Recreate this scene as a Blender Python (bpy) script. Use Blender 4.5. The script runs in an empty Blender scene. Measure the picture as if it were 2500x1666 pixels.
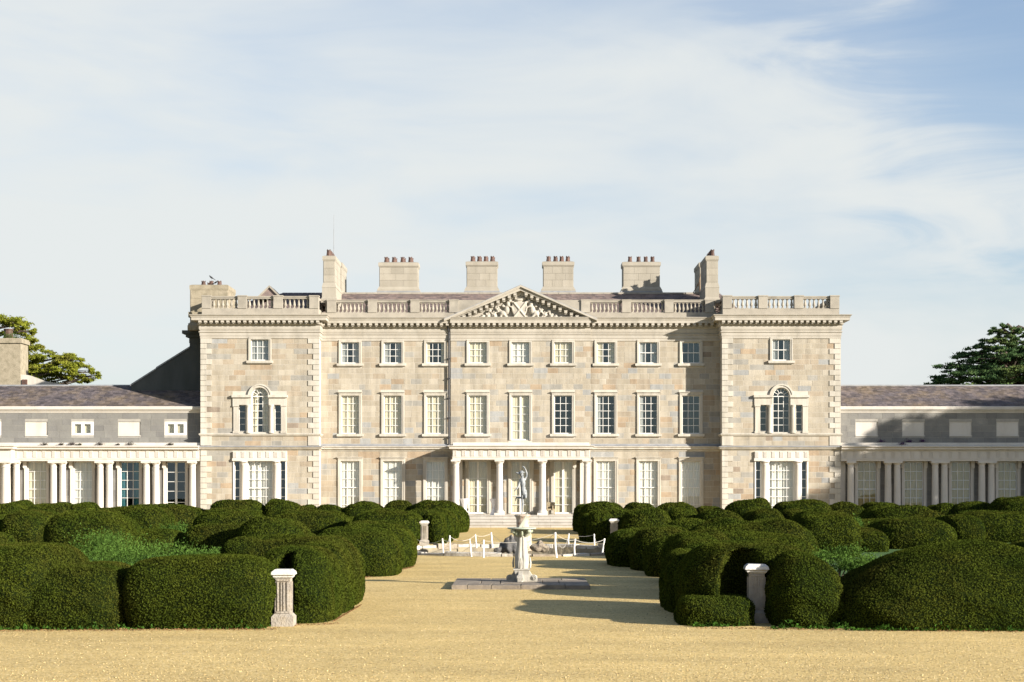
import bpy, math, random
import numpy as np
from mathutils import Vector, noise as mnoise

random.seed(7)
R = math.radians
SC = bpy.context.scene
COL = SC.collection

# ------------------------------------------------------------------ camera, sky, sun, exposure
F, AX, HY, CAMD, CAMH = 4080.0, 1271.0, 1195.0, 120.0, 2.65     # focal length and axis in photo pixels, distance, eye height
cam = bpy.data.cameras.new('camera')
camo = bpy.data.objects.new('camera', cam); COL.objects.link(camo)
camo.location = (0, -CAMD, CAMH); camo.rotation_euler = (R(90), 0, 0)
cam.sensor_width = 36.0; cam.lens = F / 2500 * 36.0
cam.shift_x = -(AX - 1250) / 2500; cam.shift_y = (HY - 833) / 2500
cam.clip_start = 0.5; cam.clip_end = 3000
SC.camera = camo

AZ, EL = R(57.5), R(17.6)
SUN = Vector((math.sin(AZ) * math.cos(EL), -math.cos(AZ) * math.cos(EL), math.sin(EL)))
sl = bpy.data.lights.new('sun', 'SUN'); sl.energy = 5.0; sl.angle = R(0.55); sl.color = (1.0, 0.92, 0.82)
slo = bpy.data.objects.new('sun', sl); COL.objects.link(slo)
slo.rotation_mode = 'QUATERNION'; slo.rotation_quaternion = SUN.to_track_quat('Z', 'Y'); slo.location = (60, -60, 60)

def build_world():
    w = bpy.data.worlds.new('World'); SC.world = w; w.use_nodes = True
    nt = w.node_tree; N = nt.nodes; L = nt.links; N.clear()
    def nd(t, **k):
        n = N.new(t)
        for a, b in k.items(): setattr(n, a, b)
        return n
    out = nd('ShaderNodeOutputWorld'); bg = nd('ShaderNodeBackground'); bg.inputs[1].default_value = 0.072
    sky = nd('ShaderNodeTexSky', sky_type='NISHITA'); sky.sun_disc = False
    sky.sun_elevation = EL; sky.sun_rotation = math.atan2(SUN.x, SUN.y)
    sky.air_density = 1.0; sky.dust_density = 1.2; sky.ozone_density = 1.6
    tc = nd('ShaderNodeTexCoord')
    mp = nd('ShaderNodeMapping'); mp.inputs['Rotation'].default_value = (0, R(-16), 0); mp.inputs['Scale'].default_value = (3.6, 3.6, 9.5)
    mp.inputs['Location'].default_value = (1.35, 0.6, 0.45)
    L.new(tc.outputs['Generated'], mp.inputs[0])
    n1 = nd('ShaderNodeTexNoise'); n1.inputs['Scale'].default_value = 0.9; n1.inputs['Detail'].default_value = 5; n1.inputs['Roughness'].default_value = 0.5; n1.inputs['Distortion'].default_value = 0.55
    L.new(mp.outputs[0], n1.inputs['Vector'])
    mp2 = nd('ShaderNodeMapping'); mp2.inputs['Rotation'].default_value = (0, R(-24), 0); mp2.inputs['Scale'].default_value = (5, 5, 22)
    L.new(tc.outputs['Generated'], mp2.inputs[0])
    n2 = nd('ShaderNodeTexNoise'); n2.inputs['Scale'].default_value = 1.1; n2.inputs['Detail'].default_value = 7; n2.inputs['Roughness'].default_value = 0.55; n2.inputs['Distortion'].default_value = 0.8
    L.new(mp2.outputs[0], n2.inputs['Vector'])
    # clearing in the cloud deck, up and to the right
    hole = Vector((0.335, 1.0, 0.315)).normalized()
    dp = nd('ShaderNodeVectorMath', operation='DISTANCE'); dp.inputs[1].default_value = hole
    nz = nd('ShaderNodeVectorMath', operation='NORMALIZE'); L.new(tc.outputs['Generated'], nz.inputs[0])
    L.new(nz.outputs[0], dp.inputs[0])
    hr = nd('ShaderNodeMapRange', interpolation_type='SMOOTHSTEP'); hr.inputs[1].default_value = 0.02; hr.inputs[2].default_value = 0.17; hr.inputs[3].default_value = -0.37; hr.inputs[4].default_value = 0.0
    hd = nd('ShaderNodeMath', operation='MULTIPLY_ADD'); hd.inputs[1].default_value = 0.30; L.new(n2.outputs[0], hd.inputs[0]); L.new(dp.outputs['Value'], hd.inputs[2]); hd2 = nd('ShaderNodeMath', operation='SUBTRACT'); hd2.inputs[1].default_value = 0.155; L.new(hd.outputs[0], hd2.inputs[0]); L.new(hd2.outputs[0], hr.inputs[0])
    a = nd('ShaderNodeMath', operation='MULTIPLY_ADD'); a.inputs[1].default_value = 0.35
    L.new(n2.outputs[0], a.inputs[0]); L.new(n1.outputs[0], a.inputs[2])
    b = nd('ShaderNodeMath', operation='ADD'); L.new(a.outputs[0], b.inputs[0]); L.new(hr.outputs[0], b.inputs[1])
    cr = nd('ShaderNodeMapRange', interpolation_type='SMOOTHSTEP'); cr.inputs[1].default_value = 0.42; cr.inputs[2].default_value = 0.80; cr.inputs[3].default_value = 0.50; cr.inputs[4].default_value = 0.97; cr.clamp = False
    L.new(b.outputs[0], cr.inputs[0])
    hs_ = nd('ShaderNodeMath', operation='MULTIPLY_ADD'); hs_.use_clamp = True; hs_.inputs[1].default_value = 0.85; L.new(hr.outputs[0], hs_.inputs[0]); L.new(cr.outputs[0], hs_.inputs[2])
    # the thin high cloud is seen edge-on near the horizon and thins out overhead
    sx = nd('ShaderNodeSeparateXYZ'); L.new(nz.outputs[0], sx.inputs[0])
    er = nd('ShaderNodeMapRange', interpolation_type='SMOOTHSTEP'); er.inputs[1].default_value = 0.24; er.inputs[2].default_value = 0.50; er.inputs[3].default_value = 1.0; er.inputs[4].default_value = 0.05
    L.new(sx.outputs[2], er.inputs[0])
    em = nd('ShaderNodeMath', operation='MULTIPLY'); L.new(hs_.outputs[0], em.inputs[0]); L.new(er.outputs[0], em.inputs[1])
    mx = nd('ShaderNodeMix', data_type='RGBA'); L.new(em.outputs[0], mx.inputs[0])
    gm = nd('ShaderNodeMix', data_type='RGBA', blend_type='MULTIPLY'); gm.inputs[0].default_value = 1.0; gm.inputs[7].default_value = (0.85, 0.93, 1.05, 1)
    L.new(sky.outputs[0], gm.inputs[6]); L.new(gm.outputs[2], mx.inputs[6])
    mx.inputs[7].default_value = (4.62, 4.80, 4.76, 1)
    L.new(mx.outputs[2], bg.inputs[0]); L.new(bg.outputs[0], out.inputs[0])
build_world()
SC.view_settings.view_transform = 'Standard'; SC.view_settings.look = 'None'
SC.view_settings.exposure = 1.28; SC.view_settings.gamma = 1.0; SC.view_settings.use_curve_mapping = False
SC.cycles.max_bounces = 6; SC.cycles.transparent_max_bounces = 12

# ------------------------------------------------------------------ measuring: photo pixel -> metres on a plane at depth y
def S(y): return F / (CAMD + y)
def X(px, y): return (px - AX) / S(y)
def Z(py, y): return CAMH + (HY - py) / S(y)

# ------------------------------------------------------------------ materials
MATS = {}
def mat(name, c, c2=None, scale=4.0, rough=0.85, bump=0.0, bscale=None, jit=0.0, stretch=(1, 1, 1), detail=6, metal=0.0, spec=0.3, lo=0.35, hi=0.65, dirt=None, dscale=0.6, dlo=0.55, dhi=0.75, damt=0.6, streak=0.0):
    if name in MATS: return MATS[name]
    m = bpy.data.materials.new(name); m.use_nodes = True; MATS[name] = m
    nt = m.node_tree; N = nt.nodes; L = nt.links
    b = N['Principled BSDF']; b.inputs['Roughness'].default_value = rough; b.inputs['Metallic'].default_value = metal
    b.inputs['Specular IOR Level'].default_value = spec
    c2 = c2 or tuple(v * 0.78 for v in c)
    geo = N.new('ShaderNodeNewGeometry')
    mp = N.new('ShaderNodeMapping'); mp.inputs['Scale'].default_value = stretch; L.new(geo.outputs['Position'], mp.inputs[0])
    n = N.new('ShaderNodeTexNoise'); n.inputs['Scale'].default_value = scale; n.inputs['Detail'].default_value = detail
    L.new(mp.outputs[0], n.inputs['Vector'])
    r = N.new('ShaderNodeMapRange'); r.inputs[1].default_value = lo; r.inputs[2].default_value = hi; L.new(n.outputs[0], r.inputs[0])
    mx = N.new('ShaderNodeMix'); mx.data_type = 'RGBA'; mx.inputs[6].default_value = (*c, 1); mx.inputs[7].default_value = (*c2, 1)
    L.new(r.outputs[0], mx.inputs[0]); last = mx.outputs[2]
    if dirt:
        n3 = N.new('ShaderNodeTexNoise'); n3.inputs['Scale'].default_value = dscale; n3.inputs['Detail'].default_value = 7; n3.inputs['Roughness'].default_value = 0.65
        L.new(mp.outputs[0], n3.inputs['Vector'])
        r3 = N.new('ShaderNodeMapRange'); r3.inputs[1].default_value = dlo; r3.inputs[2].default_value = dhi; r3.inputs[4].default_value = damt; L.new(n3.outputs[0], r3.inputs[0])
        m3 = N.new('ShaderNodeMix'); m3.data_type = 'RGBA'; m3.inputs[7].default_value = (*dirt, 1)
        L.new(r3.outputs[0], m3.inputs[0]); L.new(last, m3.inputs[6]); last = m3.outputs[2]
    if streak:                                   # rain streaks down the face
        ms = N.new('ShaderNodeMapping'); ms.inputs['Scale'].default_value = (1, 1, 0.10); L.new(geo.outputs['Position'], ms.inputs[0])
        ns = N.new('ShaderNodeTexNoise'); ns.inputs['Scale'].default_value = 2.3; ns.inputs['Detail'].default_value = 6; ns.inputs['Roughness'].default_value = 0.6; L.new(ms.outputs[0], ns.inputs['Vector'])
        rs = N.new('ShaderNodeMapRange'); rs.inputs[1].default_value = 0.36; rs.inputs[2].default_value = 0.6; rs.inputs[3].default_value = 1 - streak * 1.5; rs.inputs[4].default_value = 1 + streak * .35; L.new(ns.outputs[0], rs.inputs[0])
        h2 = N.new('ShaderNodeHueSaturation'); L.new(rs.outputs[0], h2.inputs['Value']); L.new(last, h2.inputs['Color']); last = h2.outputs[0]
    if jit:
        oi = N.new('ShaderNodeObjectInfo'); ad = N.new('ShaderNodeMath'); ad.operation = 'ADD'
        L.new(geo.outputs['Random Per Island'], ad.inputs[0]); L.new(oi.outputs['Random'], ad.inputs[1])
        fr = N.new('ShaderNodeMath'); fr.operation = 'FRACT'; L.new(ad.outputs[0], fr.inputs[0])
        jr = N.new('ShaderNodeMapRange'); jr.inputs[3].default_value = 1 - jit; jr.inputs[4].default_value = 1 + jit; L.new(fr.outputs[0], jr.inputs[0])
        hs = N.new('ShaderNodeHueSaturation'); L.new(jr.outputs[0], hs.inputs['Value']); L.new(last, hs.inputs['Color']); last = hs.outputs[0]
    L.new(last, b.inputs['Base Color'])
    if bump:
        nb = N.new('ShaderNodeTexNoise'); nb.inputs['Scale'].default_value = bscale or scale * 6; nb.inputs['Detail'].default_value = 5
        L.new(mp.outputs[0], nb.inputs['Vector'])
        bp = N.new('ShaderNodeBump'); bp.inputs['Distance'].default_value = bump; L.new(nb.outputs[0], bp.inputs['Height']); L.new(bp.outputs[0], b.inputs['Normal'])
    return m

STREAK = (1, 1, 0.35)
STONE = [mat('stone_buff', (0.350, 0.312, 0.245), (0.313, 0.274, 0.209), 2.2, jit=0.07, bump=0.012, bscale=14, streak=.12, dirt=(0.275, 0.262, 0.228), dscale=1.6),
         mat('stone_cream', (0.377, 0.340, 0.275), (0.340, 0.303, 0.237), 2.2, jit=0.06, bump=0.012, bscale=14, streak=.12, dirt=(0.31, 0.268, 0.20), dscale=1.6),
         mat('stone_tan', (0.332, 0.282, 0.212), (0.296, 0.247, 0.183), 2.6, jit=0.09, bump=0.012, bscale=14, streak=.12, dirt=(0.33, 0.292, 0.238), dscale=2.0),
         mat('stone_orange', (0.341, 0.268, 0.186), (0.299, 0.229, 0.157), 2.6, jit=0.09, bump=0.012, bscale=14, streak=.12, dirt=(0.325, 0.285, 0.225), dscale=2.0),
         mat('stone_grey', (0.300, 0.285, 0.249), (0.264, 0.251, 0.219), 2.6, jit=0.09, bump=0.012, bscale=14, streak=.12, dirt=(0.315, 0.282, 0.228), dscale=1.4),
         mat('stone_blue_grey', (0.294, 0.292, 0.277), (0.255, 0.257, 0.246), 2.6, jit=0.08, bump=0.012, bscale=14, streak=.12, dirt=(0.31, 0.29, 0.245), dscale=1.4),
         mat('stone_brown', (0.252, 0.207, 0.161), (0.210, 0.171, 0.132), 2.6, jit=0.10, bump=0.012, bscale=14, streak=.12)]
GREYSTONE = [mat('ashlar_grey', (0.195, 0.19, 0.172), (0.168, 0.163, 0.15), 1.8, jit=0.07, bump=0.01, bscale=14),
             mat('ashlar_dark_grey', (0.172, 0.168, 0.156), (0.15, 0.146, 0.137), 1.8, jit=0.07, bump=0.01, bscale=14)]
MORTAR = mat('mortar', (0.46, 0.425, 0.36), (0.42, 0.385, 0.325), 3)
MORTARG = mat('mortar_grey', (0.33, 0.31, 0.27), (0.28, 0.265, 0.235), 3)
TRIM = mat('dressed_stone', (0.475, 0.445, 0.385), (0.43, 0.40, 0.335), 1.4, bump=0.008, bscale=20, jit=0.05, streak=.12, dirt=(0.315, 0.29, 0.24), dscale=1.5, dlo=.5, damt=0.5, stretch=STREAK)
TRIMW = mat('weathered_parapet_stone', (0.33, 0.30, 0.245), (0.275, 0.25, 0.205), 1.6, bump=0.01, bscale=18, jit=0.05, dirt=(0.19, 0.175, 0.145), dscale=1.1, dlo=0.5, dhi=0.78, damt=0.7)
TRIMCOR = mat('cornice_stone', (0.40, 0.37, 0.315), (0.355, 0.325, 0.27), 1.5, bump=0.008, bscale=20, jit=0.04, dirt=(0.24, 0.222, 0.185), dscale=1.4, dlo=.48, dhi=.72, damt=0.6, stretch=STREAK)
TRIMC = mat('pale_column_stone', (0.53, 0.50, 0.45), (0.485, 0.45, 0.395), 1.2, bump=0.006, bscale=20, dirt=(0.36, 0.32, 0.26), dscale=1.3, dlo=.52, damt=0.5, stretch=STREAK)
CHIM = mat('chimney_stone', (0.315, 0.288, 0.235), (0.275, 0.25, 0.20), 1.5, bump=0.008, bscale=18, jit=0.08, dirt=(0.235, 0.212, 0.165), dscale=1.0, stretch=STREAK)
LICHEN = mat('lichened_chimney_stone', (0.31, 0.27, 0.195), (0.245, 0.212, 0.15), 3.0, bump=0.015, bscale=14, dirt=(0.17, 0.15, 0.10), dscale=2.2, dlo=0.5, dhi=0.7, damt=0.8)
LEAD = mat('lead', (0.27, 0.275, 0.28), (0.20, 0.205, 0.21), 2, rough=0.6)
SHADEWALL = mat('shaded_wall_colour', (0.075, 0.08, 0.075), (0.055, 0.06, 0.055), 1.2, bump=0.01, stretch=(1, 1, 0.3))  # wall colour made dark to carry the pavilion's shade
POT = mat('terracotta_pot', (0.115, 0.062, 0.045), (0.07, 0.045, 0.038), 6, rough=0.7, jit=0.2)
PAINT = mat('white_paint', (0.66, 0.65, 0.61), (0.61, 0.60, 0.56), 3, rough=0.45)
PIPE = mat('black_pipe', (0.03, 0.03, 0.032), (0.045, 0.045, 0.045), 3, rough=0.45)
ROOM = mat('dark_room', (0.035, 0.04, 0.042), (0.028, 0.03, 0.032), 1)
SLATE = mat('slate', (0.135, 0.112, 0.108), (0.085, 0.075, 0.078), 3.0, rough=0.65, jit=0.38, bump=0.01, stretch=(1, 1, 1), dirt=(0.21, 0.155, 0.085), dscale=0.5, dlo=0.45, dhi=0.68, damt=0.65)
SLATEUP = mat('roof_slate_brown', (0.20, 0.15, 0.13), (0.13, 0.105, 0.10), 3.0, rough=0.65, jit=0.25, bump=0.01)
LAMP = {}
CURT = {'cream': mat('curtain_cream', (0.56, 0.50, 0.36), (0.48, 0.42, 0.30), 2, stretch=(6, 6, 0.3)),
        'white': mat('curtain_white', (0.60, 0.575, 0.52), (0.54, 0.515, 0.46), 2, stretch=(6, 6, 0.3)),
        'grey': mat('curtain_grey', (0.30, 0.30, 0.285), (0.23, 0.235, 0.225), 2, stretch=(6, 6, 0.3)),
        'yellow': mat('curtain_straw', (0.36, 0.28, 0.13), (0.29, 0.225, 0.105), 2, stretch=(6, 6, 0.3)),
        'teal': mat('curtain_teal', (0.022, 0.10, 0.115), (0.016, 0.075, 0.09), 2, stretch=(6, 6, 0.3))}
def glass_mat():
    m = bpy.data.materials.new('window_glass'); m.use_nodes = True; nt = m.node_tree; N = nt.nodes; L = nt.links; N.clear()
    o = N.new('ShaderNodeOutputMaterial'); mx = N.new('ShaderNodeMixShader'); t = N.new('ShaderNodeBsdfTransparent'); g = N.new('ShaderNodeBsdfGlossy')
    t.inputs[0].default_value = (0.975, 0.985, 0.98, 1); g.inputs['Roughness'].default_value = 0.015; g.inputs[0].default_value = (0.72, 0.90, 1.0, 1)
    fr = N.new('ShaderNodeFresnel'); fr.inputs[0].default_value = 1.85
    geo = N.new('ShaderNodeNewGeometry'); n = N.new('ShaderNodeTexNoise'); n.inputs['Scale'].default_value = 1.6; L.new(geo.outputs['Position'], n.inputs['Vector'])
    b = N.new('ShaderNodeBump'); b.inputs['Distance'].default_value = 0.0012; b.inputs['Strength'].default_value = 0.4; L.new(n.outputs[0], b.inputs['Height']); L.new(b.outputs[0], g.inputs['Normal'])
    bf = N.new('ShaderNodeMath'); bf.operation = 'SUBTRACT'; bf.inputs[0].default_value = 1.0; L.new(geo.outputs['Backfacing'], bf.inputs[1]); fm = N.new('ShaderNodeMath'); fm.operation = 'MULTIPLY'; L.new(fr.outputs[0], fm.inputs[0]); L.new(bf.outputs[0], fm.inputs[1])
    L.new(fm.outputs[0], mx.inputs[0]); L.new(t.outputs[0], mx.inputs[1]); L.new(g.outputs[0], mx.inputs[2]); L.new(mx.outputs[0], o.inputs[0])
    return m
GLASS = glass_mat()
def foliage_mat(name, a, b, brown=None, rough=0.55, trans=0.25, sc=0.5, damt=0.6):
    m = mat(name, a, b, 1.2, rough=rough, jit=0.36, spec=0.0, dirt=brown, dscale=sc, dlo=0.48, dhi=0.72, damt=damt)
    nt = m.node_tree; p = nt.nodes['Principled BSDF']; p.inputs['Sheen Weight'].default_value = 0.0
    o = nt.nodes['Material Output']; tr = nt.nodes.new('ShaderNodeBsdfTranslucent'); mx = nt.nodes.new('ShaderNodeMixShader'); mx.inputs[0].default_value = trans
    src = p.inputs['Base Color'].links[0].from_socket
    nt.links.new(src, tr.inputs[0]); nt.links.new(p.outputs[0], mx.inputs[1]); nt.links.new(tr.outputs[0], mx.inputs[2]); nt.links.new(mx.outputs[0], o.inputs[0])
    return m
YEW = foliage_mat('yew_leaf', (0.055, 0.069, 0.009), (0.033, 0.049, 0.007), (0.058, 0.047, 0.011), trans=0.10)
YEWCORE = mat('yew_inner_shade', (0.010, 0.015, 0.004), (0.006, 0.010, 0.003), 9, rough=1.0, spec=0.0)  # near-black hedge body: shade between the shoots put into its colour
IVY = foliage_mat('ivy_leaf', (0.045, 0.10, 0.014), (0.03, 0.07, 0.012), rough=0.4)
SHRUB = foliage_mat('shrub_leaf', (0.085, 0.15, 0.028), (0.055, 0.105, 0.02), rough=0.5)
CEDAR = foliage_mat('cedar_needle', (0.235, 0.25, 0.03), (0.15, 0.18, 0.025), (0.19, 0.15, 0.05), trans=0.3)
CEDARD = foliage_mat('cedar_needle_blue', (0.07, 0.12, 0.045), (0.045, 0.09, 0.038), (0.20, 0.18, 0.04), trans=0.1, sc=0.13)
LEAFB = foliage_mat('broad_leaf', (0.06, 0.10, 0.02), (0.045, 0.08, 0.018))
GRASSB = foliage_mat('grass_blade', (0.075, 0.17, 0.03), (0.055, 0.13, 0.024))
BARK = mat('bark', (0.10, 0.075, 0.055), (0.06, 0.048, 0.038), 5, bump=0.03)
SEDUM = foliage_mat('parapet_weed', (0.06, 0.07, 0.03), (0.05, 0.035, 0.045))

# ------------------------------------------------------------------ mesh helpers
class MB:
    def __init__(s): s.v = []; s.f = []; s.m = []
    def add(s, vs, fs, mi=0):
        o = len(s.v); s.v += [tuple(p) for p in vs]; s.f += [tuple(i + o for i in f) for f in fs]; s.m += [mi] * len(fs); return s
    def box(s, x0, x1, y0, y1, z0, z1, mi=0):
        return s.add([(x0, y0, z0), (x1, y0, z0), (x1, y1, z0), (x0, y1, z0), (x0, y0, z1), (x1, y0, z1), (x1, y1, z1), (x0, y1, z1)],
                     [(0, 3, 2, 1), (4, 5, 6, 7), (0, 1, 5, 4), (1, 2, 6, 5), (2, 3, 7, 6), (3, 0, 4, 7)], mi)
    def frustum(s, cx, cy, z0, z1, a0, b0, a1, b1, mi=0):
        v = [(cx + sx * a, cy + sy * b, z) for z, a, b in ((z0, a0, b0), (z1, a1, b1)) for sx, sy in ((-1, -1), (1, -1), (1, 1), (-1, 1))]
        return s.add(v, [(0, 3, 2, 1), (4, 5, 6, 7), (0, 1, 5, 4), (1, 2, 6, 5), (2, 3, 7, 6), (3, 0, 4, 7)], mi)
    def stone(s, x0, x1, y, d, z0, z1, mi=0, c=0.012):       # a dressed block standing d proud of plane y, front edges chamfered
        v = [(x0, y, z0), (x1, y, z0), (x1, y, z1), (x0, y, z1)]
        yy = y - d + min(c, d * .6)
        v += [(x0, yy, z0), (x1, yy, z0), (x1, yy, z1), (x0, yy, z1)]
        v += [(x0 + c, y - d, z0 + c), (x1 - c, y - d, z0 + c), (x1 - c, y - d, z1 - c), (x0 + c, y - d, z1 - c)]
        fs = [(8, 9, 10, 11)]
        for a, b in ((0, 4), (4, 8)):
            for i in range(4):
                j = (i + 1) % 4; fs.append((a + i, a + j, b + j, b + i))
        return s.add(v, fs, mi)
    def lathe(s, cx, cy, prof, n=16, mi=0, mod=None):
        vs = []
        for k, (r, z) in enumerate(prof):
            for i in range(n):
                t = 2 * math.pi * i / n; rr = r * (mod(t, k) if mod else 1)
                vs.append((cx + rr * math.cos(t), cy + rr * math.sin(t), z))
        fs = []
        for k in range(len(prof) - 1):
            for i in range(n):
                j = (i + 1) % n; fs.append((k * n + i, k * n + j, (k + 1) * n + j, (k + 1) * n + i))
        fs.append(tuple(range(n - 1, -1, -1))); fs.append(tuple((len(prof) - 1) * n + i for i in range(n)))
        return s.add(vs, fs, mi)
    def tube(s, pts, rad, n=8, mi=0, caps=True):
        pts = [Vector(p) for p in pts]; rad = rad if isinstance(rad, (list, tuple)) else [rad] * len(pts)
        vs = []; prev = None
        for k, p in enumerate(pts):
            d = (pts[min(k + 1, len(pts) - 1)] - pts[max(k - 1, 0)]).normalized()
            u = prev if prev else (Vector((0, 0, 1)) if abs(d.z) < 0.9 else Vector((1, 0, 0)))
            u = (u - d * u.dot(d)).normalized(); w = d.cross(u); prev = u
            for i in range(n):
                t = 2 * math.pi * i / n; vs.append(p + (u * math.cos(t) + w * math.sin(t)) * rad[k])
        fs = []
        for k in range(len(pts) - 1):
            for i in range(n):
                j = (i + 1) % n; fs.append((k * n + i, k * n + j, (k + 1) * n + j, (k + 1) * n + i))
        if caps: fs.append(tuple(range(n - 1, -1, -1))); fs.append(tuple((len(pts) - 1) * n + i for i in range(n)))
        return s.add(vs, fs, mi)
    def ell(s, c, r, n=10, m=7, mi=0):
        vs = [(c[0], c[1], c[2] - r[2])]
        for k in range(1, m):
            a = -math.pi / 2 + math.pi * k / m
            for i in range(n):
                t = 2 * math.pi * i / n; vs.append((c[0] + r[0] * math.cos(a) * math.cos(t), c[1] + r[1] * math.cos(a) * math.sin(t), c[2] + r[2] * math.sin(a)))
        vs.append((c[0], c[1], c[2] + r[2])); fs = []
        for i in range(n): fs.append((0, 1 + (i + 1) % n, 1 + i))
        for k in range(m - 2):
            for i in range(n):
                j = (i + 1) % n; a = 1 + k * n; fs.append((a + i, a + j, a + n + j, a + n + i))
        a = 1 + (m - 2) * n; e = len(vs) - 1
        for i in range(n): fs.append((a + i, a + (i + 1) % n, e))
        return s.add(vs, fs, mi)
    def prism(s, poly, y0, y1, mi=0):                          # polygon given in x, z, extruded from y0 (front) to y1
        n = len(poly); vs = [(x, y0, z) for x, z in poly] + [(x, y1, z) for x, z in poly]
        return s.add(vs, [tuple(range(n)), tuple(range(2 * n - 1, n - 1, -1))] + [(i, n + i, n + (i + 1) % n, (i + 1) % n) for i in range(n)], mi)
    def extrude(s, prof, x0, x1, y, mi=0):                     # moulding along x; profile points (out, z), out towards the viewer
        n = len(prof); vs = [(x0, y - o, z) for o, z in prof] + [(x1, y - o, z) for o, z in prof]
        fs = [(i, n + i, n + i + 1, i + 1) for i in range(n - 1)] + [tuple(range(n)), tuple(range(2 * n - 1, n - 1, -1))]
        return s.add(vs, fs, mi)
    def wrap(s, prof, x0, x1, yf, yb, mi=0):                   # moulding round three sides, mitred
        n = len(prof); vs = []
        for o, z in prof: vs += [(x0 - o, yb, z), (x0 - o, yf - o, z), (x1 + o, yf - o, z), (x1 + o, yb, z)]
        fs = []
        for k in range(n - 1):
            for i in range(3): fs.append((k * 4 + i, k * 4 + i + 1, k * 4 + 5 + i, k * 4 + 4 + i))
        return s.add(vs, fs, mi)
    def mesh(s, name, mats, smooth=False):
        me = bpy.data.meshes.new(name); me.from_pydata(s.v, [], s.f)
        for m in (mats if isinstance(mats, (list, tuple)) else [mats]): me.materials.append(m)
        if len(set(s.m)) > 1: me.polygons.foreach_set('material_index', s.m)
        if smooth: me.polygons.foreach_set('use_smooth', [True] * len(s.f))
        me.update(); return me
    def build(s, name, mats, parent=None, loc=None, smooth=False, **props):
        return link(name, s.mesh(name, mats, smooth), parent, loc, **props)

def link(name, data, parent=None, loc=None, scale=None, rot=None, **props):
    o = bpy.data.objects.new(name, data); COL.objects.link(o)
    if parent: o.parent = parent
    if loc is not None: o.location = loc
    if scale is not None: o.scale = scale
    if rot is not None: o.rotation_euler = rot
    for k, v in props.items(): o[k] = v
    return o
def thing(name, label, cat, loc=(0, 0, 0), group=None, data=None, rot=None):
    o = link(name, data, None, loc, rot=rot, label=label, category=cat)
    if group: o['group'] = group
    return o
def bake(o, voxel, smooth_it=4, fac=0.5):                      # fuse overlapping closed shapes into one continuous surface
    m = o.modifiers.new('r', 'REMESH'); m.mode = 'VOXEL'; m.voxel_size = voxel; m.use_smooth_shade = True
    if smooth_it:
        q = o.modifiers.new('s', 'SMOOTH'); q.iterations = smooth_it; q.factor = fac
    dg = bpy.context.evaluated_depsgraph_get(); e = o.evaluated_get(dg)
    me = bpy.data.meshes.new_from_object(e); o.modifiers.clear(); old = o.data; o.data = me
    if not me.materials:
        for mm in old.materials: me.materials.append(mm)
    return o

# ------------------------------------------------------------------ ground
def gravel_mat():
    m = bpy.data.materials.new('gravel'); m.use_nodes = True; nt = m.node_tree; N = nt.nodes; L = nt.links; b = N['Principled BSDF']
    b.inputs['Roughness'].default_value = 0.9; b.inputs['Specular IOR Level'].default_value = 0.2
    geo = N.new('ShaderNodeNewGeometry')
    v = N.new('ShaderNodeTexVoronoi'); v.inputs['Scale'].default_value = 34; L.new(geo.outputs['Position'], v.inputs['Vector'])
    bw = N.new('ShaderNodeSeparateColor'); L.new(v.outputs['Color'], bw.inputs[0])
    cr = N.new('ShaderNodeValToRGB'); L.new(bw.outputs[0], cr.inputs[0]); e = cr.color_ramp.elements
    e[0].position = 0.0; e[0].color = (0.24, 0.165, 0.055, 1); e[1].position = 1.0; e[1].color = (0.76, 0.60, 0.32, 1)
    for p, c in ((0.12, (0.455, 0.322, 0.118)), (0.5, (0.585, 0.428, 0.168)), (0.85, (0.65, 0.492, 0.212))):
        q = e.new(p); q.color = (*c, 1)
    n = N.new('ShaderNodeTexNoise'); n.inputs['Scale'].default_value = 0.55; n.inputs['Detail'].default_value = 8; n.inputs['Roughness'].default_value = 0.62
    mp = N.new('ShaderNodeMapping'); mp.inputs['Scale'].default_value = (0.55, 1.3, 1); L.new(geo.outputs['Position'], mp.inputs[0]); L.new(mp.outputs[0], n.inputs['Vector'])
    r = N.new('ShaderNodeMapRange'); r.inputs[1].default_value = 0.3; r.inputs[2].default_value = 0.7; r.inputs[3].default_value = 0.80; r.inputs[4].default_value = 1.12; L.new(n.outputs[0], r.inputs[0])
    hs = N.new('ShaderNodeHueSaturation'); L.new(cr.outputs[0], hs.inputs['Color']); L.new(r.outputs[0], hs.inputs['Value']); L.new(hs.outputs[0], b.inputs['Base Color'])
    bp = N.new('ShaderNodeBump'); bp.inputs['Distance'].default_value = 0.02; bp.inputs['Strength'].default_value = 0.55; L.new(v.outputs['Distance'], bp.inputs['Height']); bp.invert = True
    n2 = N.new('ShaderNodeTexNoise'); n2.inputs['Scale'].default_value = 7; n2.inputs['Detail'].default_value = 6; L.new(geo.outputs['Position'], n2.inputs['Vector'])
    bp2 = N.new('ShaderNodeBump'); bp2.inputs['Distance'].default_value = 0.03; bp2.inputs['Strength'].default_value = 0.4; L.new(n2.outputs[0], bp2.inputs['Height']); L.new(bp.outputs[0], bp2.inputs['Normal']); L.new(bp2.outputs[0], b.inputs['Normal'])
    return m
GRAVEL = gravel_mat()
LAWN = mat('lawn', (0.055, 0.115, 0.022), (0.04, 0.085, 0.018), 3, bump=0.03, bscale=60, dirt=(0.09, 0.11, 0.03), dscale=0.5)
EARTH = mat('meadow_ground', (0.07, 0.10, 0.03), (0.05, 0.08, 0.025), 0.05)
mb = MB(); mb.add([(-900, -300, -0.6), (900, -300, -0.6), (900, 900, -0.6), (-900, 900, -0.6)], [(0, 1, 2, 3)]); mb.build('ground', EARTH, kind='structure')
PYC, PXC, PRAD = 71.5 - CAMD, X(1262, 71.5 - CAMD), 5.4          # the round pool is cut into the gravel
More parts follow.
